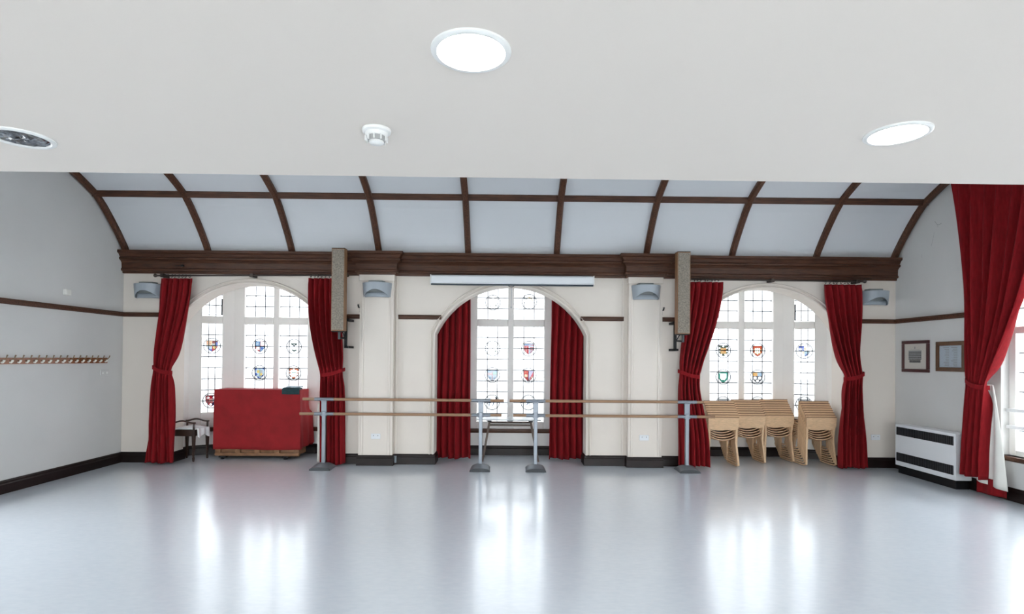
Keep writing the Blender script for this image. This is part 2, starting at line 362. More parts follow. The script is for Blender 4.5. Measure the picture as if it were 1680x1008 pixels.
DESIGN = {
 'quarter_tudor': [(rect(-1, 0, 0, 1), CRM), (rect(-.6, -.1, .42, .52), ORG_), (rect(-.6, -.1, .2, .3), ORG_), (rect(0, 1, .3, 1), (150, 70, 60)), (rect(0, .4, 0, .3), LGY), (rect(.35, 1, 0, .45), BLU), (rect(-1, 0, -1, 0), PBL), (rect(-.7, 0, -1, -.42), BLU), (rect(0, 1, -1, 0), RD), (disc(.28, -.2, .2), YEL)],
 'red_navy': [(rect(-1, .1, -1, 1), RD), (rect(.1, 1, -1, 1), NAVY), (disc(-.35, .35, .14), WHT), (disc(.0, -.02, .3), PRD), (disc(.3, .0, .2), LGY), (disc(-.05, -.5, .13), WHT), (disc(.3, .4, .13), WHT)],
 'quarter_blue': [(rect(-1, 0, 0, 1), LBL), (disc(-.32, .32, .16), PBL), (rect(0, 1, 0, 1), PRD), (rect(.1, .55, .12, .56), WHT), (rect(-1, 0, -1, 0), (220, 110, 105)), (rect(-.46, -.08, -.42, -.08), WHT), (rect(0, 1, -1, 0), LBL), (disc(.25, -.25, .13), BLU), (rect(-.03, .03, -1, 1), NAVY), (rect(-1, 1, -.03, .03), NAVY)],
 'black_crescent': [(rect(-1, 1, -1, 1), WHT), ([(-.4, .42), (-.4, .3), (-.2, .12), (0, .3), (.2, .12), (.4, .3), (.4, .42)], DGN), (disc(0, .12, .13), GRY), ([(-.42, -.25), (-.25, -.36), (0, -.42), (.25, -.36), (.42, -.25), (.25, -.55), (0, -.66), (-.25, -.55)], DGN)],
 'blue_yellow': [(rect(-1, 1, -1, 1), PBL), (rect(-.35, 0, .0, .35), YEL), (rect(0, .35, -.35, 0), YEL), (rect(-.66, -.4, .4, .7), BLU), (rect(-.1, .1, .45, .7), LBL), (rect(.4, .66, .45, .7), BLU), (rect(-.6, -.35, -.3, -.05), BLU), (rect(-.3, -.05, -.8, -.5), BLU), (rect(.25, .5, -.5, -.3), BLU), (rect(0, .35, .0, .35), LGY), (rect(-.02, .03, -.4, .45), GRN)],
 'orange_border': [(rect(-1, 1, -1, 1), ORG_), (rect(-.38, .38, -.3, .42), WHT), ([(-.38, -.3), (0, -.5), (.38, -.3)], WHT), (rect(-.3, .3, -.02, .2), PGN), (rect(-.38, .38, -.1, -.05), GRY), (disc(-.52, .2, .09), WHT), (disc(.52, .2, .09), WHT), (disc(-.5, -.15, .09), WHT), (disc(.5, -.15, .09), WHT), (disc(0, .55, .09), WHT), (disc(-.28, -.5, .08), WHT), (disc(.28, -.5, .08), WHT)],
 'pale': [(rect(-1, 1, -1, 1), WHT), (rect(-.5, -.1, .5, .56), LGY), (rect(.1, .5, .5, .56), LGY), ([(-.5, -.38), (-.05, -.62), (-.05, -.55), (-.5, -.3)], GRY), (disc(.38, -.36, .12), (160, 175, 165)), (rect(.45, .56, .1, .3), GRY), (rect(.0, .06, -.2, .15), LGY)],
 'crimson_bars': [(rect(-1, 0, -1, .4), PRD), (rect(-.48, -.36, -1, .4), RD), (rect(-.2, -.06, -1, .3), RD), (rect(0, 1, -1, 1), PBL), (rect(-1, 0, .4, 1), LBL), (rect(.15, .6, .4, .48), RD), (rect(.15, .6, .1, .2), RD), (rect(.15, .6, -.22, -.1), RD), ([(.1, -.55), (.45, -.4), (.5, -.3), (.2, -.35)], (180, 40, 90)), (rect(-.3, .35, .58, .7), BLU)],
 'pale_cross': [(rect(-1, 1, -1, 1), PBL), (rect(-.66, -.05, .0, .3), (235, 215, 215)), (rect(.05, .66, .0, .35), PGN), (rect(-.66, .66, -.03, .03), PRD), (rect(-.03, .03, -.7, .5), PRD), (rect(-.6, -.25, -.6, -.3), LBL), (rect(.25, .6, -.6, -.35), LBL), (rect(-.6, -.3, .5, .7), LBL), (rect(.3, .6, .5, .7), LBL)],
 'red_lavender': [(rect(-1, 0, -1, 1), (215, 50, 50)), (disc(-.33, -.05, .2), CRM), (rect(-.5, -.15, .3, .42), ORG_), (rect(0, 1, -1, 1), LAV), ([(.66, .6), (.66, -.3), (.1, -.7), (.1, -.45)], (225, 70, 95)), (disc(.42, -.3, .12), CRM), (rect(-.03, .05, -1, 1), NAVY)],
 'blue_heron': [(rect(-1, 1, -1, 1), WHT), (rect(-.5, -.15, -.2, .5), PBL), ([(-.45, -.5), (-.3, -.45), (-.3, .45), (-.42, .4)], LBL), ([(.0, -.55), (.12, -.5), (.35, .1), (.2, .1)], LBL), (rect(.4, .62, .4, .64), GRY), ([(.3, -.55), (.6, -.35), (.5, -.62)], GRY)],
 'blue_figure': [(rect(-1, 1, -1, 1), WHT), (rect(-.18, .2, -.1, .2), (70, 120, 165)), ([(-.35, -.35), (-.2, -.4), (.05, -.1), (-.1, -.05)], LBL), ([(.05, -.1), (.15, -.12), (.3, -.4), (.2, -.42)], LBL), ([(-.5, -.5), (-.2, -.66), (-.25, -.55)], GRY), (rect(-.4, .4, .5, .56), LGY)],
 'pale_sun': [(rect(-1, 1, -1, 1), WHT), ([(-.3, .3), (-.05, .5), (.2, .4), (.4, .1), (.5, .1), (.25, .55), (-.05, .62), (-.35, .42)], YEL), (rect(-.25, .3, -.45, -.38), LGY), (rect(-.55, -.3, .3, .4), LGY)],
 'olive_orange': [(rect(-1, 1, -1, 1), (95, 105, 90)), (rect(-.34, .38, -.42, .34), (235, 190, 130)), (rect(-.45, .0, -.02, .05), RD), ([(.05, -.2), (.15, -.22), (.3, .2), (.2, .22)], ORG_), (disc(-.48, .3, .1), WHT), (disc(.5, .3, .1), WHT), (disc(-.48, -.05, .09), WHT), (disc(.5, -.1, .09), WHT), (disc(0, .52, .1), WHT), (disc(-.25, -.52, .08), WHT), (disc(.25, -.52, .08), WHT)],
 'orange_stripes': [(rect(-1, 1, -1, 1), (215, 95, 65)), (rect(-.36, .36, -.3, .32), YEL), ([(-.3, -.3), (0, -.5), (.3, -.3)], YEL), (rect(-.3, -.18, -.3, .32), WHT), (rect(-.06, .06, -.42, .32), WHT), (rect(.18, .3, -.3, .32), WHT), (disc(-.5, .1, .08), CRM), (disc(.5, .1, .08), CRM), (disc(-.42, -.35, .08), CRM), (disc(.42, -.35, .08), CRM)],
 'green_border': [(rect(-1, 1, -1, 1), GRN), (rect(-.36, .36, -.2, .38), WHT), ([(-.36, -.2), (-.2, -.4), (.2, -.4), (.36, -.2)], WHT), (rect(-.22, .3, -.06, 0), PRD), (rect(.1, .17, -.36, 0), RD), (rect(-.66, -.36, .38, .66), PGN), (rect(.36, .66, .0, .5), (120, 205, 185))],
 'three_roundels': [(rect(-1, 0, .12, 1), (240, 185, 110)), (rect(0, 1, .12, 1), (185, 210, 230)), (rect(-1, 1, -1, .12), GRY), (disc(-.3, -.12, .19), WHT), (disc(.3, -.12, .19), WHT), (disc(0, -.48, .17), WHT), (rect(-1, 1, .1, .15), NAVY)],
 'blue_quarters': [(rect(-1, 0, 0, 1), (150, 165, 225)), (rect(-.66, -.1, .42, .66), BLU), (disc(-.4, .22, .14), WHT), (rect(0, 1, 0, 1), WHT), (rect(-.05, .2, .1, .45), CRM), (rect(-1, 0, -1, 0), WHT), (rect(-.2, .05, -.35, -.08), CRM), (rect(0, 1, -1, 0), (175, 205, 220)), ([(.05, -.7), (.5, -.45), (.55, -.3), (.2, -.4)], BLU)],
 'plain': [(rect(-1, 1, -1, 1), LGY), (rect(-.5, .5, .3, .4), LBL), (rect(-.05, .05, -.6, .3), GRY)],
}
ROWS = [2.32, 2.122, 1.925, 1.728, 1.53, 1.333, 1.136, 0.94, 0.742]
def pane_mesh(w_, h_, pm=None):
    pm = pm or PANE
    key = 'pane_%.3f_%.3f_%s' % (w_, h_, pm.name[:5])
    if key in bpy.data.meshes: return bpy.data.meshes[key]
    b = MB().box(-w_ / 2, w_ / 2, -.002, .002, -h_ / 2, h_ / 2)
    me = bpy.data.meshes.new(key); me.from_pydata(b.v, [], b.f); me.materials.append(pm); return me
def medallion(root, M, u, z, R, design):
    """M maps (u along the light, d towards the room, z) to world"""
    t = MB(); n = 28
    ring = lambda r, d: [M((u + r * math.cos(2 * PI * k / n), d, z + r * math.sin(2 * PI * k / n))) for k in range(n)]
    for ra, rb in ((R, R - .014), (R * .85, R * .85 - .007)):
        t.rings([ring(ra, .006), ring(ra, .012), ring(rb, .012), ring(rb, .006), ring(ra, .006)], cap=False)
    med = t.build('medallion', LEADM, root)
    # every colour is one piece of glass per medallion, cut where the next colour starts
    G = 44; cell = 1.5 / G; runs = {}
    des_ = [(poly, c) for poly, c in DESIGN[design]]
    def inside(p, poly):
        n_ = len(poly); c_ = False
        for a in range(n_):
            (xa, ya), (xb, yb) = poly[a], poly[a - 1]
            if (ya > p[1]) != (yb > p[1]) and p[0] < (xb - xa) * (p[1] - ya) / (yb - ya) + xa: c_ = not c_
        return c_
    for row in range(G + 2):
        yy = -.80 + cell * (row + .5); prev = None; start = 0
        for cc in range(G + 1):
            xx = -.75 + cell * (cc + .5); cur = None
            if cc < G and inside((xx, yy), SHIELD):
                for poly, c in des_:
                    if inside((xx, yy), poly): cur = c
            if cur != prev:
                if prev is not None and prev != WHT: runs.setdefault(prev, []).append((-.75 + cell * start, -.75 + cell * cc, yy - cell / 2, yy + cell / 2))
                prev, start = cur, cc
    for c, lst in runs.items():
        q = MB()
        for (a, b_, e, f_) in lst:
            q.quad(M((u + a * R, .004, z + e * R)), M((u + b_ * R, .004, z + e * R)), M((u + b_ * R, .004, z + f_ * R)), M((u + a * R, .004, z + f_ * R)))
        q.build('glass_piece', stain(c), med)
    # lead outline of the shield
    so = [(u + x * R * .99, z + y * R * .99) for x, y in SHIELD]; si = [(u + x * R * .92, z + y * R * .92) for x, y in SHIELD]
    q = MB()
    q.rings([[M((a, .011, b_)) for a, b_ in so], [M((a, .014, b_)) for a, b_ in so], [M((a, .014, b_)) for a, b_ in si], [M((a, .011, b_)) for a, b_ in si], [M((a, .011, b_)) for a, b_ in so]], cap=False)
    q.build('shield_lead', LEADM, med)
def window_segment(root, A, B, lights, meds, zs=0.46, ztop=3.12, depth=0.13, lower0=0.60):
    """a straight run of mullioned window from A to B (x,y): lights = [(u0,u1)], room on the right of A>B"""
    A = Vector(A); B = Vector(B); L = (B - A).length; d = (B - A) / L; nrm = Vector((d.y, -d.x)); ang = math.atan2(d.y, d.x)
    def M(p):  # (u, towards room, z); the glass plane lies 0.06 behind the inner face
        u, t, z = p; q = A + d * u + nrm * (t - 0.06); return (q.x, q.y, z)
    def wbox(u0, u1, t0, t1, z0, z1, name, m):
        b = MB(); b.rings([[M((u0, t0, z0)), M((u1, t0, z0)), M((u1, t1, z0)), M((u0, t1, z0))], [M((u0, t0, z1)), M((u1, t0, z1)), M((u1, t1, z1)), M((u0, t1, z1))]])
        return b.build(name, m, root, bevel=0.012)
    f0, f1 = -depth / 2, .06
    edges = [-.045] + [e for l in lights for e in l] + [L + .045]
    for k in range(0, len(edges), 2):
        wbox(edges[k], edges[k + 1], f0, f1, zs, ztop, 'mullion', STONE)
    for (u0, u1) in lights:
        wbox(u0, u1, f0, f1, zs, lower0, 'bottom_rail', STONE)
        wbox(u0, u1, f0, f1 + .012, 2.32, 2.455, 'transom', STONE)
        wbox(u0, u1, f0, f1, 3.04, ztop, 'head', STONE)
        cw = (u1 - u0) / 3
        rows = [z for z in ROWS if z > lower0 + .05] + [lower0]
        up = [3.04, 2.845, 2.65, 2.455]
        came = MB()
        for zz in (rows, up):
            for r in range(len(zz) - 1):
                hgt = zz[r] - zz[r + 1]
                me = pane_mesh(round(cw, 3), round(hgt, 3), PANEL_)
                for c in range(3):
                    p = M((u0 + cw * (c + .5), 0, (zz[r] + zz[r + 1]) / 2))
                    o = linked(me, 'pane', root, p); o.rotation_euler = (0, 0, ang)
                if r: came.rings([[M((u0, -.004, zz[r] - .009)), M((u0, .004, zz[r] - .009)), M((u0, .004, zz[r] + .009)), M((u0, -.004, zz[r] + .009))], [M((u1, -.004, zz[r] - .009)), M((u1, .004, zz[r] - .009)), M((u1, .004, zz[r] + .009)), M((u1, -.004, zz[r] + .009))]])
            for c in (1, 2):
                uu = u0 + cw * c
                came.rings([[M((uu - .007, -.004, zz[-1])), M((uu + .007, -.004, zz[-1])), M((uu + .007, .004, zz[-1])), M((uu - .007, .004, zz[-1]))], [M((uu - .007, -.004, zz[0])), M((uu + .007, -.004, zz[0])), M((uu + .007, .004, zz[0])), M((uu - .007, .004, zz[0]))]])
        came.build('lead_came', LEAD, root)
    for (li, z, des) in meds:
        u0, u1 = lights[li]; medallion(root, M, (u0 + u1) / 2, z, 0.142, des)
    return M
wl = []
for i, (lab) in enumerate(['leaded bay window with heraldic roundels behind the red covered piano', 'leaded two-light window with heraldic roundels in the middle arch', 'leaded bay window with heraldic roundels behind the stacked chairs']):
    cx = ARCH[i][0]
    r = thing('window_%d' % (i + 1), (cx, 10.2, 0.46), lab, 'window', kind=S); wl.append(r)
z1, z2, z3 = 1.925, 1.44, 0.945
cx = -4.21
M_ = window_segment(wl[0], (cx - 1.36, 9.85), (cx - .76, 10.2), [(.19, .51)], [(0, 1.925, 'quarter_tudor'), (0, .945, 'red_navy')], lower0=.74)
window_segment(wl[0], (cx - .76, 10.2), (cx + .76, 10.2), [(.19, .71), (.81, 1.33)], [(0, z1, 'quarter_blue'), (1, z1, 'black_crescent'), (0, z2, 'blue_yellow'), (1, z2, 'orange_border'), (0, z3, 'plain'), (1, z3, 'plain')])
window_segment(wl[0], (cx + .76, 10.2), (cx + 1.36, 9.85), [(.185, .505)], [(0, 1.925, 'plain')], lower0=.74)
cx = 0.045
window_segment(wl[1], (cx - .80, 10.15), (cx + .80, 10.15), [(.20, .75), (.86, 1.41)], [(0, z1, 'pale'), (1, z1, 'crimson_bars'), (0, z2, 'pale_cross'), (1, z2, 'red_lavender'), (0, z3, 'blue_heron'), (1, z3, 'blue_figure'), (0, 2.76, 'pale'), (1, 2.78, 'pale_sun')])
cx = 4.26
window_segment(wl[2], (cx - 1.36, 9.85), (cx - .76, 10.2), [(.19, .51)], [(0, 1.925, 'plain')], lower0=.74)
window_segment(wl[2], (cx - .76, 10.2), (cx + .76, 10.2), [(.19, .71), (.82, 1.34)], [(0, z1, 'olive_orange'), (1, z1, 'orange_stripes'), (0, z2, 'green_border'), (1, z2, 'three_roundels'), (0, z3, 'plain'), (1, z3, 'plain')])
window_segment(wl[2], (cx + .76, 10.2), (cx + 1.36, 9.85), [(.185, .505)], [(0, 1.925, 'blue_quarters'), (0, .96, 'plain')], lower0=.74)
# dark opening stays on the small upper cant lights
for rt, x0, y0 in ((wl[0], -5.10, 10.02), (wl[2], 5.15, 10.02)):
    MB().box(x0 - .008, x0 + .008, y0 - .012, y0 + .012, 2.47, 2.76).build('casement_edge', DSTEEL, rt)
    MB().box(x0 - .30 if rt is wl[0] else x0, x0 if rt is wl[0] else x0 + .30, y0 - .006, y0 + .006, 2.468, 2.48).build('casement_edge', LEAD, rt)

# window sills: dark boards
for i, cx in enumerate((-4.21, 0.045, 4.26)):
    pth = bay_path(cx, i != 1)
    pth = pth[1:-1] if i != 1 else [(cx - 1.36, 10.15), (cx + 1.36, 10.15)]
    o = MB().sweep(pth, [(-.02, .40), (.035, .40), (.06, .43), (.06, .475), (-.02, .475)]).build('trim_%d' % (i + 4), DARKW)
    props(o, ['dark wooden sill board along the left bay window', 'dark wooden sill board under the middle window', 'dark wooden sill board along the right bay window'][i], 'window sill', kind=S)

# ------------------------------------------------------------------ side walls
LY0, LY1, LZ0, LZ1 = 3.1, 6.27, 0.56, 4.15       # tall unseen window added on the left wall for fill daylight
o = MB().box(XL - .3, XL, LY1, YW + .05, 0, ZTOP).box(XL - .3, XL, YB, LY0, 0, ZTOP).box(XL - .3, XL, LY0, LY1, 0, LZ0).box(XL - .3, XL, LY0, LY1, LZ1, ZTOP).build('wall_left', GREYW)
props(o, 'pale left wall with a coat hook rail', 'wall', kind=S)
WY0, WY1, WZ0, WZ1 = 4.05, 7.22, 0.56, 4.15      # tall window on the right wall
VY0, VY1, VZ0, VZ1 = 0.0, 2.6, 0.56, 2.45        # second window, unseen, added nearer the camera as a daylight source
b = MB()
xw0, xw1 = XR, XR + .3
b.box(xw0, xw1, WY1, YW + .05, 0, ZTOP).box(xw0, xw1, WY0, WY1, 0, WZ0).box(xw0, xw1, WY0, WY1, WZ1, ZTOP)
b.box(xw0, xw1, VY1, WY0, 0, ZTOP).box(xw0, xw1, VY0, VY1, 0, VZ0).box(xw0, xw1, VY0, VY1, VZ1, ZTOP).box(xw0, xw1, YB, VY0, 0, ZTOP)
o = b.build('wall_right', GREYW); props(o, 'pale right wall with framed pictures and a tall window', 'wall', kind=S)
FW = [(-5.7, -2.7), (-1.5, 1.5), (2.7, 5.7)]; FZ0, FZ1 = 0.56, 2.5  # openings for unseen windows added behind the camera to brighten the room
b = MB(); x = XL - .3
for (a, c) in FW:
    b.box(x, a, YB - .3, YB, 0, ZTOP).box(a, c, YB - .3, YB, 0, FZ0).box(a, c, YB - .3, YB, FZ1, ZTOP); x = c
b.box(x, XR + .3, YB - .3, YB, 0, ZTOP)
o = b.build('wall_front', CREAM); props(o, 'cream wall behind the viewpoint', 'wall', kind=S)
o = MB().box(XL - .3, XR + .3, YW + WT - .1, YW + WT + .1, 3.3, ZTOP).build('wall_gable', CREAM); props(o, 'cream masonry above the back arches', 'wall', kind=S)

def side_window(name, y0, y1, z0, z1, ztr, nl, lab, bars, XR=XR):
    r = thing(name, (XR + .16, (y0 + y1) / 2, z0), lab, 'window', kind=S)
    X0, X1 = XR + .10, XR + .22; XG = XR + .15
    mw = .10; lw = ((y1 - y0) - mw * (nl + 1)) / nl
    for k in range(nl + 1): box(X0, X1, y0 + k * (lw + mw), y0 + k * (lw + mw) + mw, z0, z1, 'mullion', STONE, r, .01)
    for k in range(nl):
        a = y0 + mw + k * (lw + mw); c3 = lw / 3
        for (p, q) in ((z0, z0 + .07), (ztr, ztr + .09), (z1 - .08, z1)): box(X0, X1, a, a + lw, p, q, 'rail', STONE, r, .008)
        came = MB()
        for (p, q) in ((z0 + .07, ztr), (ztr + .09, z1 - .08)):
            nr = max(1, round((q - p) / .24)); hh = (q - p) / nr
            me = pane_mesh(round(c3, 3), round(hh, 3), PANER_)
            for j in range(nr):
                for c in range(3):
                    oo = linked(me, 'pane', r, (XG, a + c3 * (c + .5), p + hh * (j + .5))); oo.rotation_euler = (0, 0, PI / 2)
                if j: came.box(XG - .004, XG + .004, a, a + lw, p + hh * j - .009, p + hh * j + .009)
            for c in (1, 2): came.box(XG - .004, XG + .004, a + c3 * c - .008, a + c3 * c + .008, p, q)
        came.build('lead_came', LEAD, r)
    if bars:
        for zz in (1.14, .925):
            box(XR + .045, XR + .075, y0 + .02, y1 - .02, zz - .022, zz + .022, 'guard_bar', WHITEE, r, .006)
    return r
side_window('window_4', WY0, WY1, WZ0, WZ1, 2.12, 6, 'tall leaded window on the right wall beside the long red curtain', True)
for k, (a, c) in enumerate(FW):
    r = thing('window_%d' % (6 + k), ((a + c) / 2, YB - .2, FZ0), ['left', 'middle', 'right'][k] + ' mullioned window added unseen for fill daylight in the wall behind the viewpoint', 'window', kind=S)
    n = 5; mw = .09; lw = (c - a - mw * (n + 1)) / n
    for j in range(n + 1): box(a + j * (lw + mw), a + j * (lw + mw) + mw, YB - .24, YB - .12, FZ0, FZ1, 'mullion', STONE, r)
    for z in (FZ0, 1.95, FZ1 - .07): box(a, c, YB - .23, YB - .13, z, z + .07, 'rail', STONE, r)
    for j in range(n):
        for (p, q) in ((FZ0 + .07, 1.95), (2.02, FZ1 - .07)):
            oo = linked(pane_mesh(round(lw, 3), round(q - p, 3)), 'pane', r, (a + mw + j * (lw + mw) + lw / 2, YB - .18, (p + q) / 2))
side_window('window_9', LY0, LY1, LZ0, LZ1, 2.12, 6, 'tall leaded window added out of view for fill daylight on the left wall nearer than the coat rails', False, XL - .32)
side_window('window_5', VY0, VY1, VZ0, VZ1, 2.0, 5, 'leaded window added out of view for fill daylight on the right wall nearer the viewpoint', True)
o = MB().sweep([(XR, WY1 + .06), (XR, WY0 - .06)], [(-.09, .50), (.03, .50), (.05, .52), (.05, .56), (-.09, .56)]).build('trim_7', DARKW)
props(o, 'dark wooden sill under the tall right-hand window', 'window sill', kind=S)
o = MB().sweep([(XR, VY1 + .06), (XR, VY0 - .06)], [(-.09, .50), (.03, .50), (.05, .52), (.05, .56), (-.09, .56)]).build('trim_8', DARKW)
props(o, 'dark wooden sill under the added unseen right-hand window', 'window sill', kind=S)
# fine cracks in the right wall plaster
cr = MB()
for pts in ([(8.35, 3.86), (8.30, 3.80), (8.27, 3.79), (8.22, 3.80)], [(8.30, 3.80), (8.29, 3.76)], [(8.36, 3.70), (8.38, 3.62), (8.42, 3.5)], [(8.62, 3.42), (8.61, 3.36)]):
    for (ya, za), (yb, zb) in zip(pts, pts[1:]):
        cr.rings([[(XR - .001, ya, za - .003), (XR - .001, ya, za + .003), (XR + .01, ya, za + .003), (XR + .01, ya, za - .003)], [(XR - .001, yb, zb - .003), (XR - .001, yb, zb + .003), (XR + .01, yb, zb + .003), (XR + .01, yb, zb - .003)]])
cr.build('plaster_crack', LAMPD, bpy.data.objects['wall_right'])

# ------------------------------------------------------------------ pilasters
PX = [(-2.40, -1.855), (1.955, 2.50)]
PY = 9.07
for k, (a, c) in enumerate(PX):
    p = MB().box(a, c, PY, YW + .01, 0, 3.12).build('wall_pilaster_' + ('left', 'right')[k], CREAM)
    props(p, ['cream pilaster left of the middle arch', 'cream pilaster right of the middle arch'][k], 'pilaster', kind=S)
    for x0 in (a + .035, c - .075):
        MB().rings([[(x0, PY, z), (x0 + .008, PY - .016, z), (x0 + .032, PY - .016, z), (x0 + .04, PY, z)] for z in (.17, 2.86)]).build('bead', CREAM, p)
    MB().box(a - .012, c + .012, PY - .014, YW, 2.98, 3.10).build('capital', CREAM, p, bevel=.006)
# raised edges on the wall beside the pilasters
for x0, x1 in ((-1.835, -1.80), (1.87, 1.905)):
    MB().box(x0, x1, YW - .018, YW + .005, .17, 3.1).build('bead', CREAM, wb, bevel=.006)

# ------------------------------------------------------------------ cornice, dado, skirting
def along(z_break=True, px=PX, py=PY):
    return [(XL, YW), (px[0][0], YW), (px[0][0], py), (px[0][1], py), (px[0][1], YW), (px[1][0], YW), (px[1][0], py), (px[1][1], py), (px[1][1], YW), (XR, YW)]
prof = [(-.02, 3.08), (.03, 3.08), (.04, 3.115), (.07, 3.12), (.07, 3.15), (.055, 3.165), (.06, 3.25), (.085, 3.28), (.12, 3.30), (.12, 3.325), (.10, 3.335), (.135, 3.385), (.165, 3.40), (.165, 3.44), (-.02, 3.44)]
o = MB().sweep(along(), prof).build('trim_1', DARKW, loc=(0, YW, 3.08)); props(o, 'dark oak moulded cornice breaking forward over the pilasters', 'cornice', kind=S)
dado_p = [(-.01, 2.372), (.018, 2.372), (.03, 2.385), (.03, 2.42), (.045, 2.43), (.045, 2.442), (-.01, 2.442)]
td = thing('trim_2', (0, YW, 2.37), 'dark oak dado rail running along the walls at arch height', 'dado rail', kind=S)
arch_x = lambda i, z: math.sqrt(max(0, ARCH[i][2] ** 2 - (z - ARCH[i][3] + ARCH[i][2]) ** 2)) + .09
dx = [arch_x(i, 2.44) for i in range(3)]
for pth in ([(XL, 3.05), (XL, YW), (ARCH[0][0] - dx[0], YW)], [(ARCH[0][0] + dx[0], YW), (PX[0][0], YW)], [(PX[0][1] + .06, YW), (ARCH[1][0] - dx[1], YW)],
            [(ARCH[1][0] + dx[1], YW), (PX[1][0] - .06, YW)], [(PX[1][1], YW), (ARCH[2][0] - dx[2], YW)], [(ARCH[2][0] + dx[2], YW), (XR, YW), (XR, WY1 + .1)]):
    MB().sweep(pth, dado_p).build('rail', DARKW, td)
base_p = [(-.02, 0.001), (.026, 0.001), (.026, .115), (.018, .13), (.018, .15), (.008, .168), (-.02, .168)]
bp = [(XL, YB), (XL, YW)]
pr = [(-2.40, PY), (-1.855, PY)]
hb = ARCH
def bayin(i):
    cx, hw = hb[i][0], hb[i][1]
    return [(cx - hw, YW), (cx - hw, YW + WT)] + bay_path(cx, i != 1) + [(cx + hw, YW + WT), (cx + hw, YW)]
back = [(XL, YW)] + bayin(0) + [(PX[0][0], YW), (PX[0][0], PY), (PX[0][1], PY), (PX[0][1], YW)] + bayin(1) + [(PX[1][0], YW), (PX[1][0], PY), (PX[1][1], PY), (PX[1][1], YW)] + bayin(2) + [(XR, YW)]
o = MB().sweep([(XL, YB), (XL, YW)], base_p).build('baseboard_left', BASEW); props(o, 'dark skirting board along the left wall', 'skirting', kind=S)
o = MB().sweep(back, base_p).build('baseboard_back', BASEW); props(o, 'dark skirting board along the back wall and window recesses', 'skirting', kind=S)
o = MB().sweep([(XR, YW), (XR, YB)], base_p).build('baseboard_right', BASEW); props(o, 'dark skirting board along the right wall', 'skirting', kind=S)

# ------------------------------------------------------------------ coved ceiling with ribs and panels
CP = [(9.22, 3.40), (9.12, 3.55), (8.98, 3.72), (8.82, 3.895), (8.66, 4.055), (8.49, 4.195), (8.30, 4.285), (8.10, 4.37), (7.7, 4.50), (7.2, 4.62), (6.6, 4.70), (5.9, 4.73)]
def off(P, d):
    out = []
    for k, (y, z) in enumerate(P):
        a = Vector(P[max(0, k - 1)]); c = Vector(P[min(len(P) - 1, k + 1)]); t = (c - a).normalized()
        n = Vector((t.y, -t.x))   # outward from room
        n = n if n.x * 1 + n.y * 1 > 0 else -n
        out.append((y + n.x * d, z + n.y * d))
    return out
o_, i_ = off(CP, .10), off(CP, .02)
ce = MB(); ce.prism_x(i_ + o_[::-1], XL - .3, XR + .3); ce.box(XL - .3, XR + .3, YB, 5.92, 4.74, 4.86)
ceil = ce.build('ceiling', PANEL, loc=(0, 6, 4.7)); props(ceil, 'coved white panelled hall ceiling with dark oak ribs', 'ceiling', kind=S)
RX = [-6.235, -4.90, -3.535, -2.12, -.665, .785, 2.255, 3.66, 5.05, 6.335]
RW = .048
lo, hi = CP[:6], CP[5:]
for k in range(9):
    x0, x1 = RX[k] + RW, RX[k + 1] - RW
    for seg in (lo, hi):
        s0, s1 = off(seg, -.004), off(seg, .03)
        MB().prism_x(s0 + s1[::-1], x0, x1).build('panel', PANEL, ceil, smooth=False)
for k, x in enumerate(RX):
    s0, s1, s2 = off(CP, .02), off(CP, -.045), off(CP, -.07)
    rs = [[(x - RW, a[0], a[1]), (x - RW, b_[0], b_[1]), (x - RW * .55, c[0], c[1]), (x + RW * .55, c[0], c[1]), (x + RW, b_[0], b_[1]), (x + RW, a[0], a[1])] for a, b_, c in zip(s0, s1, s2)]
    MB().rings(rs).build('rib', DARKW2, ceil)
for (y, z, tx) in ((8.49, 4.195, math.radians(-52)), (6.3, 4.715, math.radians(-80))):
    Mx = Matrix.Translation((0, y, z)) @ Matrix.Rotation(math.radians(-48) if y > 8 else math.radians(-85), 4, 'X')
    MB().box(XL, XR, -.05, .05, -.05, .05, Matrix.Translation((0, y, z)) @ Matrix.Rotation(math.radians(35), 4, 'X')).build('purlin', DARKW, ceil, bevel=.012)

# ------------------------------------------------------------------ low flat ceiling over the viewpoint
sl = MB()
ye0, ye1 = 2.915, 2.99
sl.rings([[(XL - .1, YB, 2.70), (XR + .1, YB, 2.70), (XR + .1, ye1, 2.70), (XL - .1, ye0, 2.70)], [(XL - .1, YB, 3.05), (XR + .1, YB, 3.05), (XR + .1, ye1, 3.05), (XL - .1, ye0, 3.05)]])
o = sl.build('ceiling_gallery', SLAB, bevel=.006); props(o, 'flat white plastered low ceiling with round downlights', 'ceiling', kind=S)

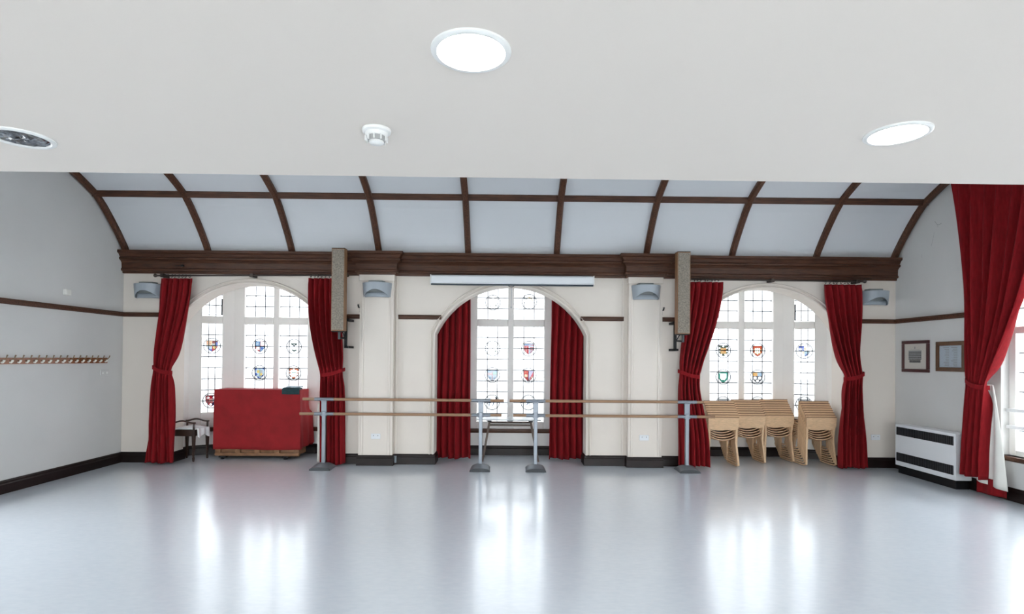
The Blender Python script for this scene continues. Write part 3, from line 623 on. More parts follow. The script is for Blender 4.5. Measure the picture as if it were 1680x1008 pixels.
# ================================================================== ceiling fittings
EMIT = mat('lit_lamp_diffuser', (0.9, 0.9, 0.88), 0.5, emit=((1.0, 0.975, 0.93), LAMP))
CRYST = mat('dark_faceted_reflector', (0.15, 0.155, 0.165), 0.15, metal=0.9, var=0.8, scale=70)
def downlight(x, y, lit, lab):
    r = thing('downlight', (x, y, 2.70), lab, 'ceiling light', 'round recessed downlights')
    MB().lathe((x, y, 2.70), [(.101, .0), (.101, -.004), (.106, -.009), (.118, -.009), (.124, -.005), (.125, .0)], 40).build('trim_ring', WHITEP, r, smooth=True)
    if lit:
        MB().lathe((x, y, 2.70), [(.0001, -.004), (.07, -.0035), (.1005, -.001), (.1005, .0), (.0001, .0)], 40).build('diffuser', EMIT, r, smooth=True)
    else:
        m = MB(); n = 24
        rr = [(.1005, -.001), (.085, -.004), (.06, -.002), (.035, -.005), (.0005, -.002)]
        rs = []
        for k, (q, z) in enumerate(rr):
            rs.append([(x + q * math.cos(2 * PI * (j + .5 * (k % 2)) / n), y + q * math.sin(2 * PI * (j + .5 * (k % 2)) / n), 2.70 + z - .003 * ((j + k) % 2)) for j in range(n)])
        m.rings(rs, cap=False).build('reflector', CRYST, r, smooth=False)
downlight(-.122, 1.727, True, 'large lit round downlight at the top centre of the low ceiling')
downlight(1.612, 2.312, True, 'lit round downlight on the right of the low ceiling')
downlight(-2.145, 2.468, False, 'unlit round downlight with dark glittering reflector at the far left')
sx, sy = -.556, 2.335
r = thing('smoke_detector', (sx, sy, 2.70), 'small white smoke detector on the low ceiling', 'smoke detector')
MB().lathe((sx, sy, 2.70), [(.058, 0), (.060, -.004), (.058, -.012), (.050, -.016)], 28).build('base', WHITEP, r, smooth=True)
MB().lathe((sx, sy, 2.70), [(.046, -.012), (.046, -.026), (.042, -.032)], 28).build('body', WHITEP, r, smooth=True)
for k in range(10):
    a = 2 * PI * k / 10
    MB().box(-.0022, .0022, .0405, .0475, -.052, -.03, Matrix.Translation((sx, sy, 2.70)) @ Matrix.Rotation(a, 4, 'Z')).build('fin', WHITEP, r)
MB().lathe((sx, sy, 2.70), [(.038, -.03), (.036, -.05)], 20).build('sensor_mesh', mat('grey_mesh', (.38, .38, .37), .6), r)
MB().lathe((sx, sy, 2.70), [(.030, -.048), (.030, -.058), (.024, -.062), (.0005, -.063)], 24).build('cap', WHITEP, r, smooth=True)

# ================================================================== curtains
def sheet(name, m, parent, fn, ns, nt, thick=.008):
    b = MB(); b.sm = True
    for j in range(nt + 1):
        for i in range(ns + 1): b.v.append(tuple(fn(i / ns, j / nt)))
    for j in range(nt):
        for i in range(ns):
            a = j * (ns + 1) + i; b.f.append((a, a + 1, a + ns + 2, a + ns + 1))
    o = b.build(name, m, parent, smooth=True)
    s_ = o.modifiers.new('thickness', 'SOLIDIFY'); s_.thickness = thick; s_.offset = 0
    return o
def lerp(a, b_, t): return a + (b_ - a) * t
def smooth(t): t = max(0, min(1, t)); return t * t * (3 - 2 * t)
def tied_curtain(lab, Yc, zt, ztie, zb, top, tie, bot, inner, power, n=7, seed=0, axis='x', sgn=-1, ringz=True, folds_amp=.07, group='tied red curtains'):
    """top/tie/bot = (outer,inner) coordinates along the wall; inner edge swoops to the tie"""
    rnd = random.Random(seed); ph = [rnd.uniform(-.5, .5) for _ in range(8)]
    mid = (bot[0] + bot[1]) / 2
    base = (mid, Yc, zb) if axis == 'x' else (Yc, mid, zb)
    r = thing('curtain', base, lab, 'curtain', group)
    tz = (zt - ztie) / (zt - zb)
    def fn(s, t):
        z = lerp(zt, zb, t)
        if t < tz:
            u = t / tz; o_ = lerp(top[0], tie[0], u); i2 = tie[1] + (top[1] - tie[1]) * (1 - u ** power)
        else:
            u = (t - tz) / (1 - tz); o_ = lerp(tie[0], bot[0], u); i2 = lerp(tie[1], bot[1], smooth(u * 1.3) * .7 + u * .3)
        x = lerp(o_, i2, s)
        pinch = math.exp(-((z - ztie) / .16) ** 2)
        amp = folds_amp * (1 - .72 * pinch) * (0.75 + .25 * smooth(t * 3))
        f = math.sin(2 * PI * n * (s + .03 * math.sin(6 * t + ph[0] * 5)) + ph[1]) + .35 * math.sin(2 * PI * (n * .53) * s + 3 * t + ph[2] * 6)
        y = amp * f - .05 * pinch
        x += .012 * math.sin(2 * PI * n * s + 1.3 + ph[3]) * (1 - pinch)
        if t < .02: y *= .8
        zz = z + (.012 * math.sin(9 * s + ph[4] * 9) if t > .995 else 0)
        return (x, Yc + y, zz) if axis == 'x' else (Yc + y, x, zz)
    sheet('drape', RED, r, fn, n * 12, 60)
    # pleated heading tape
    # tieback band sloping up to its wall hook
    a, c = tie; b = MB(); rs = []
    for k in range(17):
        q = k / 16; xx = lerp(a + (a - c) * .06, c - (c - a) * .01, q)
        zc = ztie + .045 * (1 - q) - .05 * q - .02 * math.sin(PI * q); yy = Yc + sgn * (.065 + .035 * math.sin(PI * q)) * 1.0
        if k in (0, 16): yy = Yc
        pr_ = [(-.006, -.03), (.006, -.03), (.006, .03), (-.006, .03)]
        rs.append([((xx, yy + dy, zc + dz) if axis == 'x' else (yy + dy, xx, zc + dz)) for dy, dz in pr_])
    b.rings(rs).build('tieback', RED, r, smooth=True)
    return r
def rings(r, x0, x1, y, z, n, rad=.024):
    for k in range(n):
        x = lerp(x0, x1, (k + .5) / n) + random.uniform(-.01, .01)
        pts = [(x + .006 * math.sin(a), y + rad * math.cos(a), z + rad * math.sin(a)) for a in [2 * PI * j / 12 for j in range(13)]]
        MB().tube(pts, .0045, 6).build('ring', BRONZE, r)
CY = 9.05
c1 = tied_curtain('tied-back red curtain at the left end beside the piano stool', CY, 2.985, 1.52, .03, (-5.585, -5.085), (-5.665, -5.385), (-5.775, -5.335), 1, 1.6, 6, 1)
c2 = tied_curtain('tied-back red curtain between the piano and the left loudspeaker', CY, 3.01, 1.50, .03, (-2.725, -3.225), (-2.64, -3.00), (-2.63, -3.00), 1, 2.2, 6, 2)
c3 = tied_curtain('tied-back red curtain between the right loudspeaker and the chairs', CY, 3.01, 1.52, .03, (2.90, 3.455), (2.77, 3.10), (2.765, 3.25), 1, 1.7, 6, 3)
c4 = tied_curtain('tied-back red curtain right of the stacked chairs', CY, 2.99, 1.51, .03, (5.69, 5.11), (5.74, 5.44), (5.80, 5.38), 1, 1.7, 6, 4)
rings(c1, -5.56, -5.10, CY, 3.025, 8); rings(c2, -3.2, -2.75, CY, 3.05, 8); rings(c3, 2.92, 3.44, CY, 3.05, 9); rings(c4, 5.13, 5.67, CY, 3.03, 9)
sheet('lining', LINING, c2, lambda s, t: (-3.06 + .07 * s + .03 * (1 - t) * 0, CY + .03 + .02 * math.sin(9 * s), lerp(1.0, .05, t)), 8, 10, .004)
# straight pair inside the middle arch
def straight_curtain(lab, x0, x1, y, zt, zb, n, seed):
    rnd = random.Random(seed); p = [rnd.uniform(0, 6) for _ in range(6)]
    r = thing('curtain', ((x0 + x1) / 2, y, zb), lab, 'curtain', 'straight red curtains in the middle arch')
    def fn(s, t):
        f = math.sin(2 * PI * n * (s + .025 * math.sin(5 * t + p[0])) + p[1]) + .4 * math.sin(2 * PI * n * .47 * s + p[2] + 1.5 * t)
        sp = .03 * t
        x = lerp(x0, x1, s) + .014 * math.sin(2 * PI * n * s + p[3]) + (sp * (1 if s > .5 else 0) * (s - .5) * 2 if seed == 5 else -sp * (1 - s))
        return (x, y + .05 * f, lerp(zt, zb, t) + (.012 * math.sin(11 * s + p[4]) if t > .99 else 0))
    sheet('drape', RED, r, fn, n * 12, 30)
    return r
straight_curtain('straight hanging red curtain on the left side of the middle arch', -1.30, -.645, 9.63, 3.02, .03, 6, 5)
straight_curtain('straight hanging red curtain on the right side of the middle arch', .735, 1.375, 9.63, 3.02, .03, 6, 6)
o = MB().box(-1.34, 1.42, 9.60, 9.66, 3.03, 3.06).build('curtain_track', WHITEP); o.location.z = 3.06; props(o, 'slim white curtain track hidden at the head of the middle arch', 'curtain track')
# long curtain on the right wall
XC = 6.20
c7 = tied_curtain('very tall tied-back red curtain beside the right wall window', XC, 4.45, 1.47, .23, (7.80, 6.30), (7.47, 7.17), (7.60, 7.235), 1, 1.75, 7, 9, axis='y', sgn=-1, folds_amp=.06)
def lin(s, t):
    u = t
    y0 = lerp(7.30, 7.45, smooth(u)); y1 = lerp(7.16, 6.985, u ** .8)
    return (XC + .05 + .02 * math.sin(12 * s + 2 * t), lerp(y0, y1, s), lerp(1.46, .13 + .05 * (1 - s), t))
sheet('lining', LINING, c7, lin, 24, 20, .004)
sheet('back_hem', RED, c7, lambda s, t: (XC + .075 + .02 * math.sin(9 * s), lerp(7.46, 7.02, s), lerp(.24, .02 + .02 * s, t)), 24, 6, .006)
rp = thing('curtain_pole', (XC, 5.6, 4.5), 'dark curtain pole high on the right wall', 'curtain pole')
MB().tube([(XC, 3.4, 4.52), (XC, 7.95, 4.52)], .018, 10).build('pole', BRONZE, rp)
for yy in (3.6, 5.6, 7.75): MB().tube([(XC, yy, 4.52), (XR, yy, 4.52)], .012, 8).build('bracket', BRONZE, rp)
# poles over the two bays
def pole(x0, x1, z0, z1, lab):
    r = thing('curtain_pole', ((x0 + x1) / 2, CY, z0), lab, 'curtain pole', 'curtain poles over the bays')
    MB().tube([(x0, CY, z0), (x1, CY, z1)], .014, 10).build('pole', BRONZE, r)
    for x, z, s in ((x0, z0, -1), (x1, z1, 1)):
        MB().lathe((0, 0, 0), [(.001, -.035), (.02, -.03), (.031, -.01), (.031, .008), (.018, .028), (.014, .04)], 12)
        pts = [(x + s * q, CY, z) for q in (-.02, 0, .012, .03, .045, .05)]
        MB().tube(pts, [.014, .017, .028, .03, .018, .004], 12).build('finial', BRONZE, r)
    for q in (.03, .5, .97):
        xx = lerp(x0, x1, q); zz = lerp(z0, z1, q)
        MB().box(xx - .03, xx + .03, CY - .018, YW, zz - .028, zz + .028).build('bracket', BRONZE, r, bevel=.006)
pole(-5.66, -2.62, 3.03, 3.065, 'dark bronze curtain pole above the left bay')
pole(2.80, 5.76, 3.055, 3.045, 'dark bronze curtain pole above the right bay')

# ================================================================== portable ballet barres
def barre(lab, xp, xb_top, xb_low):
    yb = 8.80
    r = thing('ballet_barre', ((xp[0] + xp[1]) / 2, yb, 0), lab, 'ballet barre', 'portable ballet barres')
    for x in xp:
        rs = []
        for (y, h_, w_) in ((8.615, .048, .155), (8.63, .058, .157), (8.72, .085, .155), (8.80, .10, .15), (8.9, .08, .15), (8.98, .04, .15)):
            rs.append([(x + w_ * math.cos(a), y, .001 + h_ * max(0, math.sin(a)) ** .75) for a in [PI * k / 14 for k in range(15)]])
        MB().rings(rs).build('base', mat('dull_cast_metal', (0.19, 0.205, 0.225), 0.42, metal=0.4), r, smooth=True)
        rs = [[(x + .158 * math.cos(a), y, .001 + .052 * max(0, math.sin(a)) ** .6) for a in [PI * k / 14 for k in range(15)]] for y in (8.605, 8.622)]
        MB().rings(rs).build('base_end', DSTEEL, r)
        MB().box(x - .028, x + .028, yb - .028, yb + .028, .07, .90).build('post', STEELG, r, bevel=.008)
        MB().box(x - .040, x + .040, yb - .02, yb + .02, .88, 1.06).build('bracket_plate', STEELG, r, bevel=.006)
        for z in (1.082, .853):
            MB().tube([(x - .15, yb, z), (x + .15, yb, z)], .0265, 14).build('sleeve', STEELG, r)
            MB().box(x - .045, x + .045, yb - .03, yb + .03, z - .035, z - .015).build('saddle', STEELG, r, bevel=.005)
    for (a, c), z in ((xb_top, 1.082), (xb_low, .853)):
        MB().tube([(a, yb, z), (c, yb, z)], .0225, 14).build('bar', BARW, r)
barre('double ballet barre on grey stands, left one, in front of the piano side', (-2.866, -.416), (-3.20, -.055), (-3.245, -.09))
barre('double ballet barre on grey stands, right one, reaching the chair stacks', (.444, 2.822), (.033, 3.085), (.092, 3.26))

# ================================================================== stacking chairs
def ribbon(pts, w_):
    """closed in-plane board outline along a (y,z) polyline, width w_"""
    L_, R_ = [], []
    for k, p in enumerate(pts):
        p = Vector(p)
        d0 = (p - Vector(pts[k - 1])).normalized() if k else (Vector(pts[1]) - p).normalized()
        d1 = (Vector(pts[k + 1]) - p).normalized() if k < len(pts) - 1 else d0
        n0 = Vector((-d0.y, d0.x)); n1 = Vector((-d1.y, d1.x)); mt = n0 + n1; mt /= max(.35, mt.dot(n0))
        wk = w_[k] if isinstance(w_, (list, tuple)) else w_
        L_.append(p + mt * wk / 2); R_.append(p - mt * wk / 2)
    return L_, R_
def chair_proto():
    r = thing('stacking_chair', (0, 0, 0), 'x', 'chair', 'beech stacking chairs')
    path = [(-.012, .80), (.014, .62), (.026, .47), (.03, .36), (-.005, .10), (-.008, .04), (.022, .0215), (.06, .0175), (.40, .0175), (.43, .022), (.44, .05), (.415, .25), (.395, .405), (.375, .432), (.32, .44), (.07, .425)]
    L_, R_ = ribbon(path, [.026, .023, .021, .021, .021, .021, .019, .0185, .0185, .019, .021, .022, .022, .022, .022, .022])
    xo = lambda z: (.232 + (.022 * ((z - .46) / .37) if z > .46 else .034 * ((.46 - z) / .46)))
    for s_ in (-1, 1):
        b = MB(); rs = []
        for p, q in zip(L_, R_):
            rs.append([(s_ * xo(p.y), p.x, p.y), (s_ * xo(q.y), q.x, q.y), (s_ * (xo(q.y) - .032), q.x, q.y), (s_ * (xo(p.y) - .032), p.x, p.y)])
        b.rings(rs).build('side_frame', BEECHE, r)
    # backrest: shallow-curved board with a dark chamfered top edge and a dipped lower edge
    nx = 10; rs = []
    for i in range(nx + 1):
        u = -1 + 2 * i / nx; x = u * .248
        zt = .820; zb = .605 + (.0 if abs(u) < .78 else .055 * ((abs(u) - .78) / .22))
        yf = lambda z: -.034 + .017 * (1 - u * u) + (zt - z) * .13
        rs.append([(x, yf(zt) + .013, zt), (x, yf(zt) + .009, zt), (x, yf(zt), zt - .010), (x, yf((zt + zb) / 2), (zt + zb) / 2), (x, yf(zb), zb), (x, yf(zb) + .012, zb), (x, yf((zt + zb) / 2) + .012, (zt + zb) / 2)])
    o = MB().rings(rs).build('backrest', [BEECH, EDGE], r)
    for p in o.data.polygons:
        if (p.normal.z > .3 and p.center.z > .80) or abs(p.normal.x) > .8: p.material_index = 1
    # seat: dished board, its back edge sagging in the middle, a dark strip below painting the shaded gap
    ny = 4; rs = []
    for j in range(ny + 1):
        y = lerp(.0, .40, j / ny)
        dip = lerp(.055, .012, j / ny); top = [(x, y, lerp(.505, .462, min(1, j / 2)) - dip * (1 - (x / .20) ** 2)) for x in [-.20 + .40 * k / 10 for k in range(11)]]
        rs.append(top + [(x, y, z - .012) for x, y, z in top[::-1]] )
    sb = MB().rings(rs).build('seat', BEECH, r)
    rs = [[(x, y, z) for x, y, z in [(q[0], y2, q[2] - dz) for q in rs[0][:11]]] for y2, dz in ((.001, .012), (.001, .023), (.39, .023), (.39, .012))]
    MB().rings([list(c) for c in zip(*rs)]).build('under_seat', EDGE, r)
    return r
ch0 = chair_proto()
ordn = ['bottom chair', 'second chair from the bottom', 'third chair from the bottom', 'fourth chair from the bottom', 'fifth chair from the bottom', 'sixth chair from the bottom', 'seventh chair from the bottom', 'topmost chair']
stk = [(3.525, 9.13, 'beech stack beside the left-hand curtain'), (4.095, 9.44, 'second beech stack from the left'), (4.645, 9.57, 'third beech stack from the left'), (5.185, 9.25, 'rightmost beech stack')]
first = True
for (x, y, nm) in stk:
    for k in range(8):
        p = Vector((x + random.uniform(-.003, .003), y + .034 * k, .001 + .0355 * k))
        if first: c = ch0; c.location = p; first = False
        else:
            c = ch0.copy(); col.objects.link(c); c.location = p
            for q in ch0.children:
                d = q.copy(); col.objects.link(d); d.parent = c
        c['label'] = '%s of the %s' % (ordn[k], nm); c['group'] = 'beech stacking chairs'

# ================================================================== piano and its cover
px0, px1, py0, py1, pzt = -4.945, -3.525, 9.535, 9.92, 1.165
r = thing('upright_piano', ((px0 + px1) / 2, 9.75, 0), 'upright piano with wooden back frame under a red cover', 'piano')
MB().box(px0 + .02, px1 - .02, py0 + .06, py1, .07, pzt - .01).build('case', PIANOW, r)
MB().box(px0 + .02, px1 - .02, py1, 10.12, .56, .74).build('keyboard', PIANOW, r)
MB().box(px0, px1, py0, py0 + .07, .055, .105).build('bottom_rail', PIANOW, r, bevel=.006)
for k in range(5):
    x = lerp(px0 + .045, px1 - .045, k / 4)
    MB().box(x - .045, x + .045, py0 + .01, py0 + .07, .10, 1.1).build('back_post', PIANOW, r, bevel=.006)
for x in (px0 + .14, px1 - .22):
    MB().box(x - .06, x + .06, py0 - .03, py0 + .09, .03, .056).build('castor_plate', BLACK, r, bevel=.005)
    MB().tube([(x - .022, py0 - .005, .0255), (x + .022, py0 - .005, .0255)], .025, 14).build('castor', BLACK, r)
    MB().box(x - .05, x + .05, 10.0, 10.08, .0, .05).build('castor', BLACK, r)
    MB().box(x - .03, x + .03, 9.9, 10.08, .05, .56).build('key_leg', PIANOW, r)
# red cover
rc = thing('piano_cover', ((px0 + px1) / 2, 9.75, pzt), 'red cloth cover draped over the upright piano', 'piano cover')
b = MB(); b.sm = True
ZL = [1.18, 1.17, 1.10, 1.0, .90, .82, .76, .70, .6, .5, .4, .3, .22, .165]
def backy(z): return 9.94 if z > .85 else lerp(9.94, 10.13, smooth((.85 - z) / .12))
rs = []
for z in ZL:
    yb_ = backy(z); e = .012 + .02 * (1.18 - z) * .4; pl = []
    x0, x1, y0 = px0 - e, px1 + e, py0 - .012
    zz = z
    nf = 24
    for k in range(nf):
        q = k / nf; pl.append((lerp(x0, x1, q), y0 - .004 - .006 * math.sin(q * 23 + z * 3) * (1.18 - z) - .012 * smooth((q - .75) * 4) * (1.18 - z), zz + (.008 * math.sin(q * 7) if z < .2 else 0)))
    for k in range(14):
        q = k / 14; pl.append((x1 + .020 * math.sin(q * 15 + z) * (1.18 - z) + .03 * smooth(q) * (1.18 - z), lerp(y0, yb_, q), zz + (.06 * q if z < .2 else 0)))
    for k in range(16):
        q = k / 16; pl.append((lerp(x1, x0, q), yb_ + .01 * math.sin(q * 20) * (1.18 - z), zz))
    for k in range(10):
        q = k / 10; pl.append((x0 - .01 * math.sin(q * 12) * (1.18 - z), lerp(yb_, y0, q), zz))
    if z == 1.18: pl = [(x_ + (.006 if x_ < -4.2 else -.006), y_ + .004, z_) for x_, y_, z_ in pl]
    rs.append(pl)
b.rings(rs, cap=False); n0 = len(rs[0]); b.f.append(tuple(range(n0)))
o = b.build('cover_cloth', RED2, rc, smooth=True)
s_ = o.modifiers.new('t', 'SOLIDIFY'); s_.thickness = .006; s_.offset = -1
GRC = mat('dark_green_cloth', (0.018, 0.05, 0.058), .9, var=.25, scale=20)
rg = thing('folded_cloth', (-3.64, 9.56, 1.185), 'dark green folded cloth on the piano cover top corner', 'cloth')
fold = [(9.502, 1.105), (9.498, 1.17), (9.51, 1.20), (9.56, 1.215), (9.64, 1.21), (9.66, 1.19), (9.56, 1.19), (9.522, 1.186), (9.515, 1.17), (9.514, 1.105)]
b = MB(); b.sm = True
b.rings([[(x, y - .003 * k, z + (.01 * (k % 2)) * (z > 1.18)) for y, z in fold] for k, x in enumerate((-3.81, -3.75, -3.67, -3.58, -3.515))]).build('front_fold', GRC, rg, smooth=True)
b = MB().rings([[(x, y, z + .006 * (k % 2)) for y, z in ((9.53, 1.217), (9.60, 1.23), (9.65, 1.213))] + [] for k, x in enumerate((-3.76, -3.68, -3.60, -3.50))], cap=False, closed=False)
o = b.build('pale_fold', mat('pale_blue_cloth', (.45, .55, .62), .9, var=.2, scale=20), rg); s_ = o.modifiers.new('t', 'SOLIDIFY'); s_.thickness = .008; s_.offset = 1

# ================================================================== piano stool
WALN = mat('dark_walnut', (.035, .016, .010), .35, var=.3, scale=8, coat=.2)
sx0, sx1, sy0, sy1 = -5.52, -5.135, 9.25, 9.62
r = thing('piano_stool', ((sx0 + sx1) / 2, (sy0 + sy1) / 2, 0), 'dark wooden piano stool with curved end rails and white cloth seat', 'stool')
for y in (sy0 + .02, sy1 - .02):
    xs = lerp(0, .055, (y - sy0) / .37)
    for x in (sx0 + .02, sx1 - .02):
        MB().rings([[(x + xs + a * w_, y + c * w_, z) for a, c in ((-1, -1), (1, -1), (1, 1), (-1, 1))] for z, w_ in ((0, .009), (.02, .013), (.06, .015), (.075, .010), (.10, .014), (.42, .023), (.52, .023))]).build('leg', WALN, r)
        MB().box(x + xs - .014, x + xs + .014, y - .012, y + .012, .52, .635).build('arm_post', WALN, r, bevel=.004)
    pts = [(lerp(sx0 - .005, sx1 + .005, q) + xs, y, .636 + .032 * math.sin(PI * min(1, max(0, (q - .05) / .8))) ** 1.5) for q in [k / 12 for k in range(13)]]
    MB().tube(pts, .014, 8).build('end_rail', WALN, r)
    MB().box(sx0 + xs, sx1 + xs, y - .012, y + .012, .42, .525).build('seat_rail', WALN, r, bevel=.004)
for x in (sx0 + .02, sx1 - .02): MB().rings([[(x - .012, sy0, z), (x + .012, sy0, z), (x + .067, sy1, z), (x + .043, sy1, z)] for z in (.42, .525)]).build('seat_rail', WALN, r)
def cush(s, t):
    x = lerp(sx0 + .02, sx1 + .015, s); y = lerp(sy0 + .025, sy1 - .02, t)
    return (x + .05 * t, y, .53 + .04 * math.sin(PI * s) ** .5 * math.sin(PI * t) ** .5)
sheet('seat_pad', CLOTHW, r, cush, 14, 14, .01)
def drp(s, t):
    y = lerp(9.29, 9.60, s)
    return (sx1 + .02 + .055 * (y - sy0) / .37 + .012 * math.sin(16 * s) + .01 * t, y, lerp(.545, .41 - .03 * math.sin(9 * s), t))
sheet('seat_cloth', CLOTHW, r, drp, 16, 8, .004)

# ================================================================== folding table in the middle recess
TT = mat('pale_grey_laminate', (.42, .44, .45), .35)
TLEG = mat('brown_stained_leg', (.075, .045, .03), .45, var=.3, scale=8)
r = thing('folding_table', (.02, 9.7, 0), 'small folding table with splayed dark legs in the middle recess', 'table')
MB().box(-.53, .57, 9.47, 9.95, .692, .71).build('table_top', TT, r, bevel=.004)
for y in (9.50, 9.90):
    for s_, xt, xb_ in ((-1, -.30, -.415), (1, .395, .53)):
        MB().rings([[(x - .016, y - .014, z), (x + .016, y - .014, z), (x + .016, y + .014, z), (x - .016, y + .014, z)] for x, z in ((xb_, 0), (xt, .692))]).build('leg', TLEG, r)
        MB().box(xt - .035, xt + .035, y - .02, y + .02, .665, .692).build('hinge', BLACK, r, bevel=.004)
    MB().box(-.325, .42, y - .011, y + .011, .600, .632).build('stretcher', TLEG, r, bevel=.003)

# ================================================================== loudspeakers
def speaker(x0, lab, side):
    y0 = 8.70; wd = .205
    r = thing('column_loudspeaker', (x0 + wd / 2, y0 + .07, 2.15), lab, 'loudspeaker', 'column loudspeakers')
    MB().box(x0, x0 + wd, y0, y0 + .13, 2.15, 3.43).build('case', SPKW, r, bevel=.004)
    MB().box(x0 + .012, x0 + wd - .012, y0 - .008, y0 + .004, 2.165, 3.415).build('grille', GRILLE, r)
    xc = x0 + wd / 2
    MB().box(xc - .10, xc + .10, y0 - .01, y0 + .14, 3.43, 3.437).build('top_cap', BLACK, r)
    MB().box(xc - .10, xc + .09, y0 + .01, y0 + .12, 2.135, 2.15).build('base_plate', BLACK, r)
    MB().tube([(xc + .01, y0 + .06, 2.14), (xc + .01, y0 + .06, 2.02)], .021, 12).build('spigot', DSTEEL, r)
    # wall bracket towards the pilaster side
    bx = x0 + wd - .035 if side > 0 else x0 + .035
    MB().box(bx - .02, bx + .02, y0 + .20, y0 + .24, 1.90, 2.36).build('bracket_upright', BLACK, r)
    for z in (1.905, 2.335): MB().box(bx - .02, bx + side * 0 + .02 + .03, y0 + .2, YW, z - .018, z + .018).build('bracket_arm', BLACK, r)
    MB().tube([(xc + .01, y0 + .06, 2.035), (bx, y0 + .22, 2.05)], .013, 8).build('bracket_arm', BLACK, r)
    MB().tube([(xc + .01 + .04 * side, y0 + .1, 2.14), (bx, y0 + .21, 2.02), (bx, y0 + .22, 1.98)], .008, 8).build('cable', BLACK, r)
speaker(-2.745, 'tall narrow oak loudspeaker by the left pilaster', 1)
speaker(2.628, 'tall narrow oak loudspeaker by the right pilaster', -1)

# ================================================================== projection screen
r = thing('projection_screen', (.06, 9.0, 2.92), 'rolled-up white projection screen case above the middle arch', 'projection screen')
MB().rings([[(x, 9.10, 3.075), (x, 9.0, 3.075), (x, 8.965, 3.055), (x, 8.96, 2.96), (x, 8.975, 2.935), (x, 9.10, 2.935)] for x in (-1.24, 1.36)]).build('case', WHITEE, r)
for x in (-1.255, 1.36): MB().box(x, x + .016, 8.955, 9.105, 2.928, 3.08).build('end_cap', WHITEP, r, bevel=.004)
MB().box(-1.24, 1.36, 8.965, 9.0, 2.912, 2.936).build('bottom_bar', mat('dark_blue_steel', (.02, .035, .05), .4), r)
MB().box(-1.24, 1.36, 9.02, YW, 3.07, 3.085).build('mounting_rail', LAMPD, r)
MB().tube([(.0, 8.98, 2.912), (.015, 8.98, 2.895), (.045, 8.98, 2.892), (.075, 8.98, 2.895), (.09, 8.98, 2.912)], .007, 8).build('pull_handle', DSTEEL, r)
MB().tube([(.045, 8.98, 2.892), (.05, 8.98, 2.84), (.045, 8.98, 2.58)], .003, 6).build('pull_cord', LAMPG, r)
MB().lathe((.045, 8.98, 2.55), [(.002, .035), (.008, .02), (.008, .0)], 8).build('cord_bob', LAMPG, r)

# ================================================================== wall uplighters
def uplight(x, y, z, lab):
    r = thing('wall_light', (x, y, z - .12), lab, 'wall light', 'blue-grey wall lights')
    n = 24; top, topi, bot, boti = [], [], [], []
    for k in range(n + 1):
        a = PI * k / n; cx_, sy_ = -math.cos(a), math.sin(a)
        zt = z + .10; zb = z - .125 + .115 * math.sin(a) ** 2.2
        fl = .93
        top.append((x + .235 * cx_, y - .20 * sy_, zt)); topi.append((x + .225 * cx_, y - .19 * sy_, zt))
        bot.append((x + .235 * fl * cx_, y - .20 * fl * sy_, zb)); boti.append((x + .225 * fl * cx_, y - .19 * fl * sy_, zb))
    b = MB(); b.sm = True
    b.rings([top, bot, boti, topi, top], cap=False, closed=False)
    b.build('shade', LAMPG, r, smooth=True)
    # pale reflector against the wall, seen under the arched lower edge
    rs = [[(x + .215 * q * -math.cos(PI * k / n), y - dd * math.sin(PI * k / n), z + zz) for k in range(n + 1)] for (q, zz, dd) in ((1.0, -.02, .06), (.97, -.09, .09), (.93, -.128, .085))]
    o = MB().rings(rs, cap=False, closed=False).build('reflector', LAMPG, r, smooth=True)
    s2 = o.modifiers.new('t', 'SOLIDIFY'); s2.thickness = .006
    MB().rings([[(x - .15, y, zz), (x + .13, y, zz), (x + .10, y - .10, zz), (x - .12, y - .10, zz)] for zz in (z - .05, z + .135)]).build('lamp_box', LAMPD, r, bevel=.006)
    MB().box(x - .12, x + .12, y - .012, y, z - .10, z + .10).build('back_plate', LAMPG, r)
uplight(-5.86, YW, 2.80, 'blue-grey wall light at the left end next to the first curtain')
uplight(-2.118, PY, 2.84, 'blue-grey wall light on the left pilaster')
uplight(2.228, PY, 2.84, 'blue-grey wall light on the right pilaster')
uplight(6.02, YW, 2.80, 'blue-grey wall light in the right corner by the last curtain')

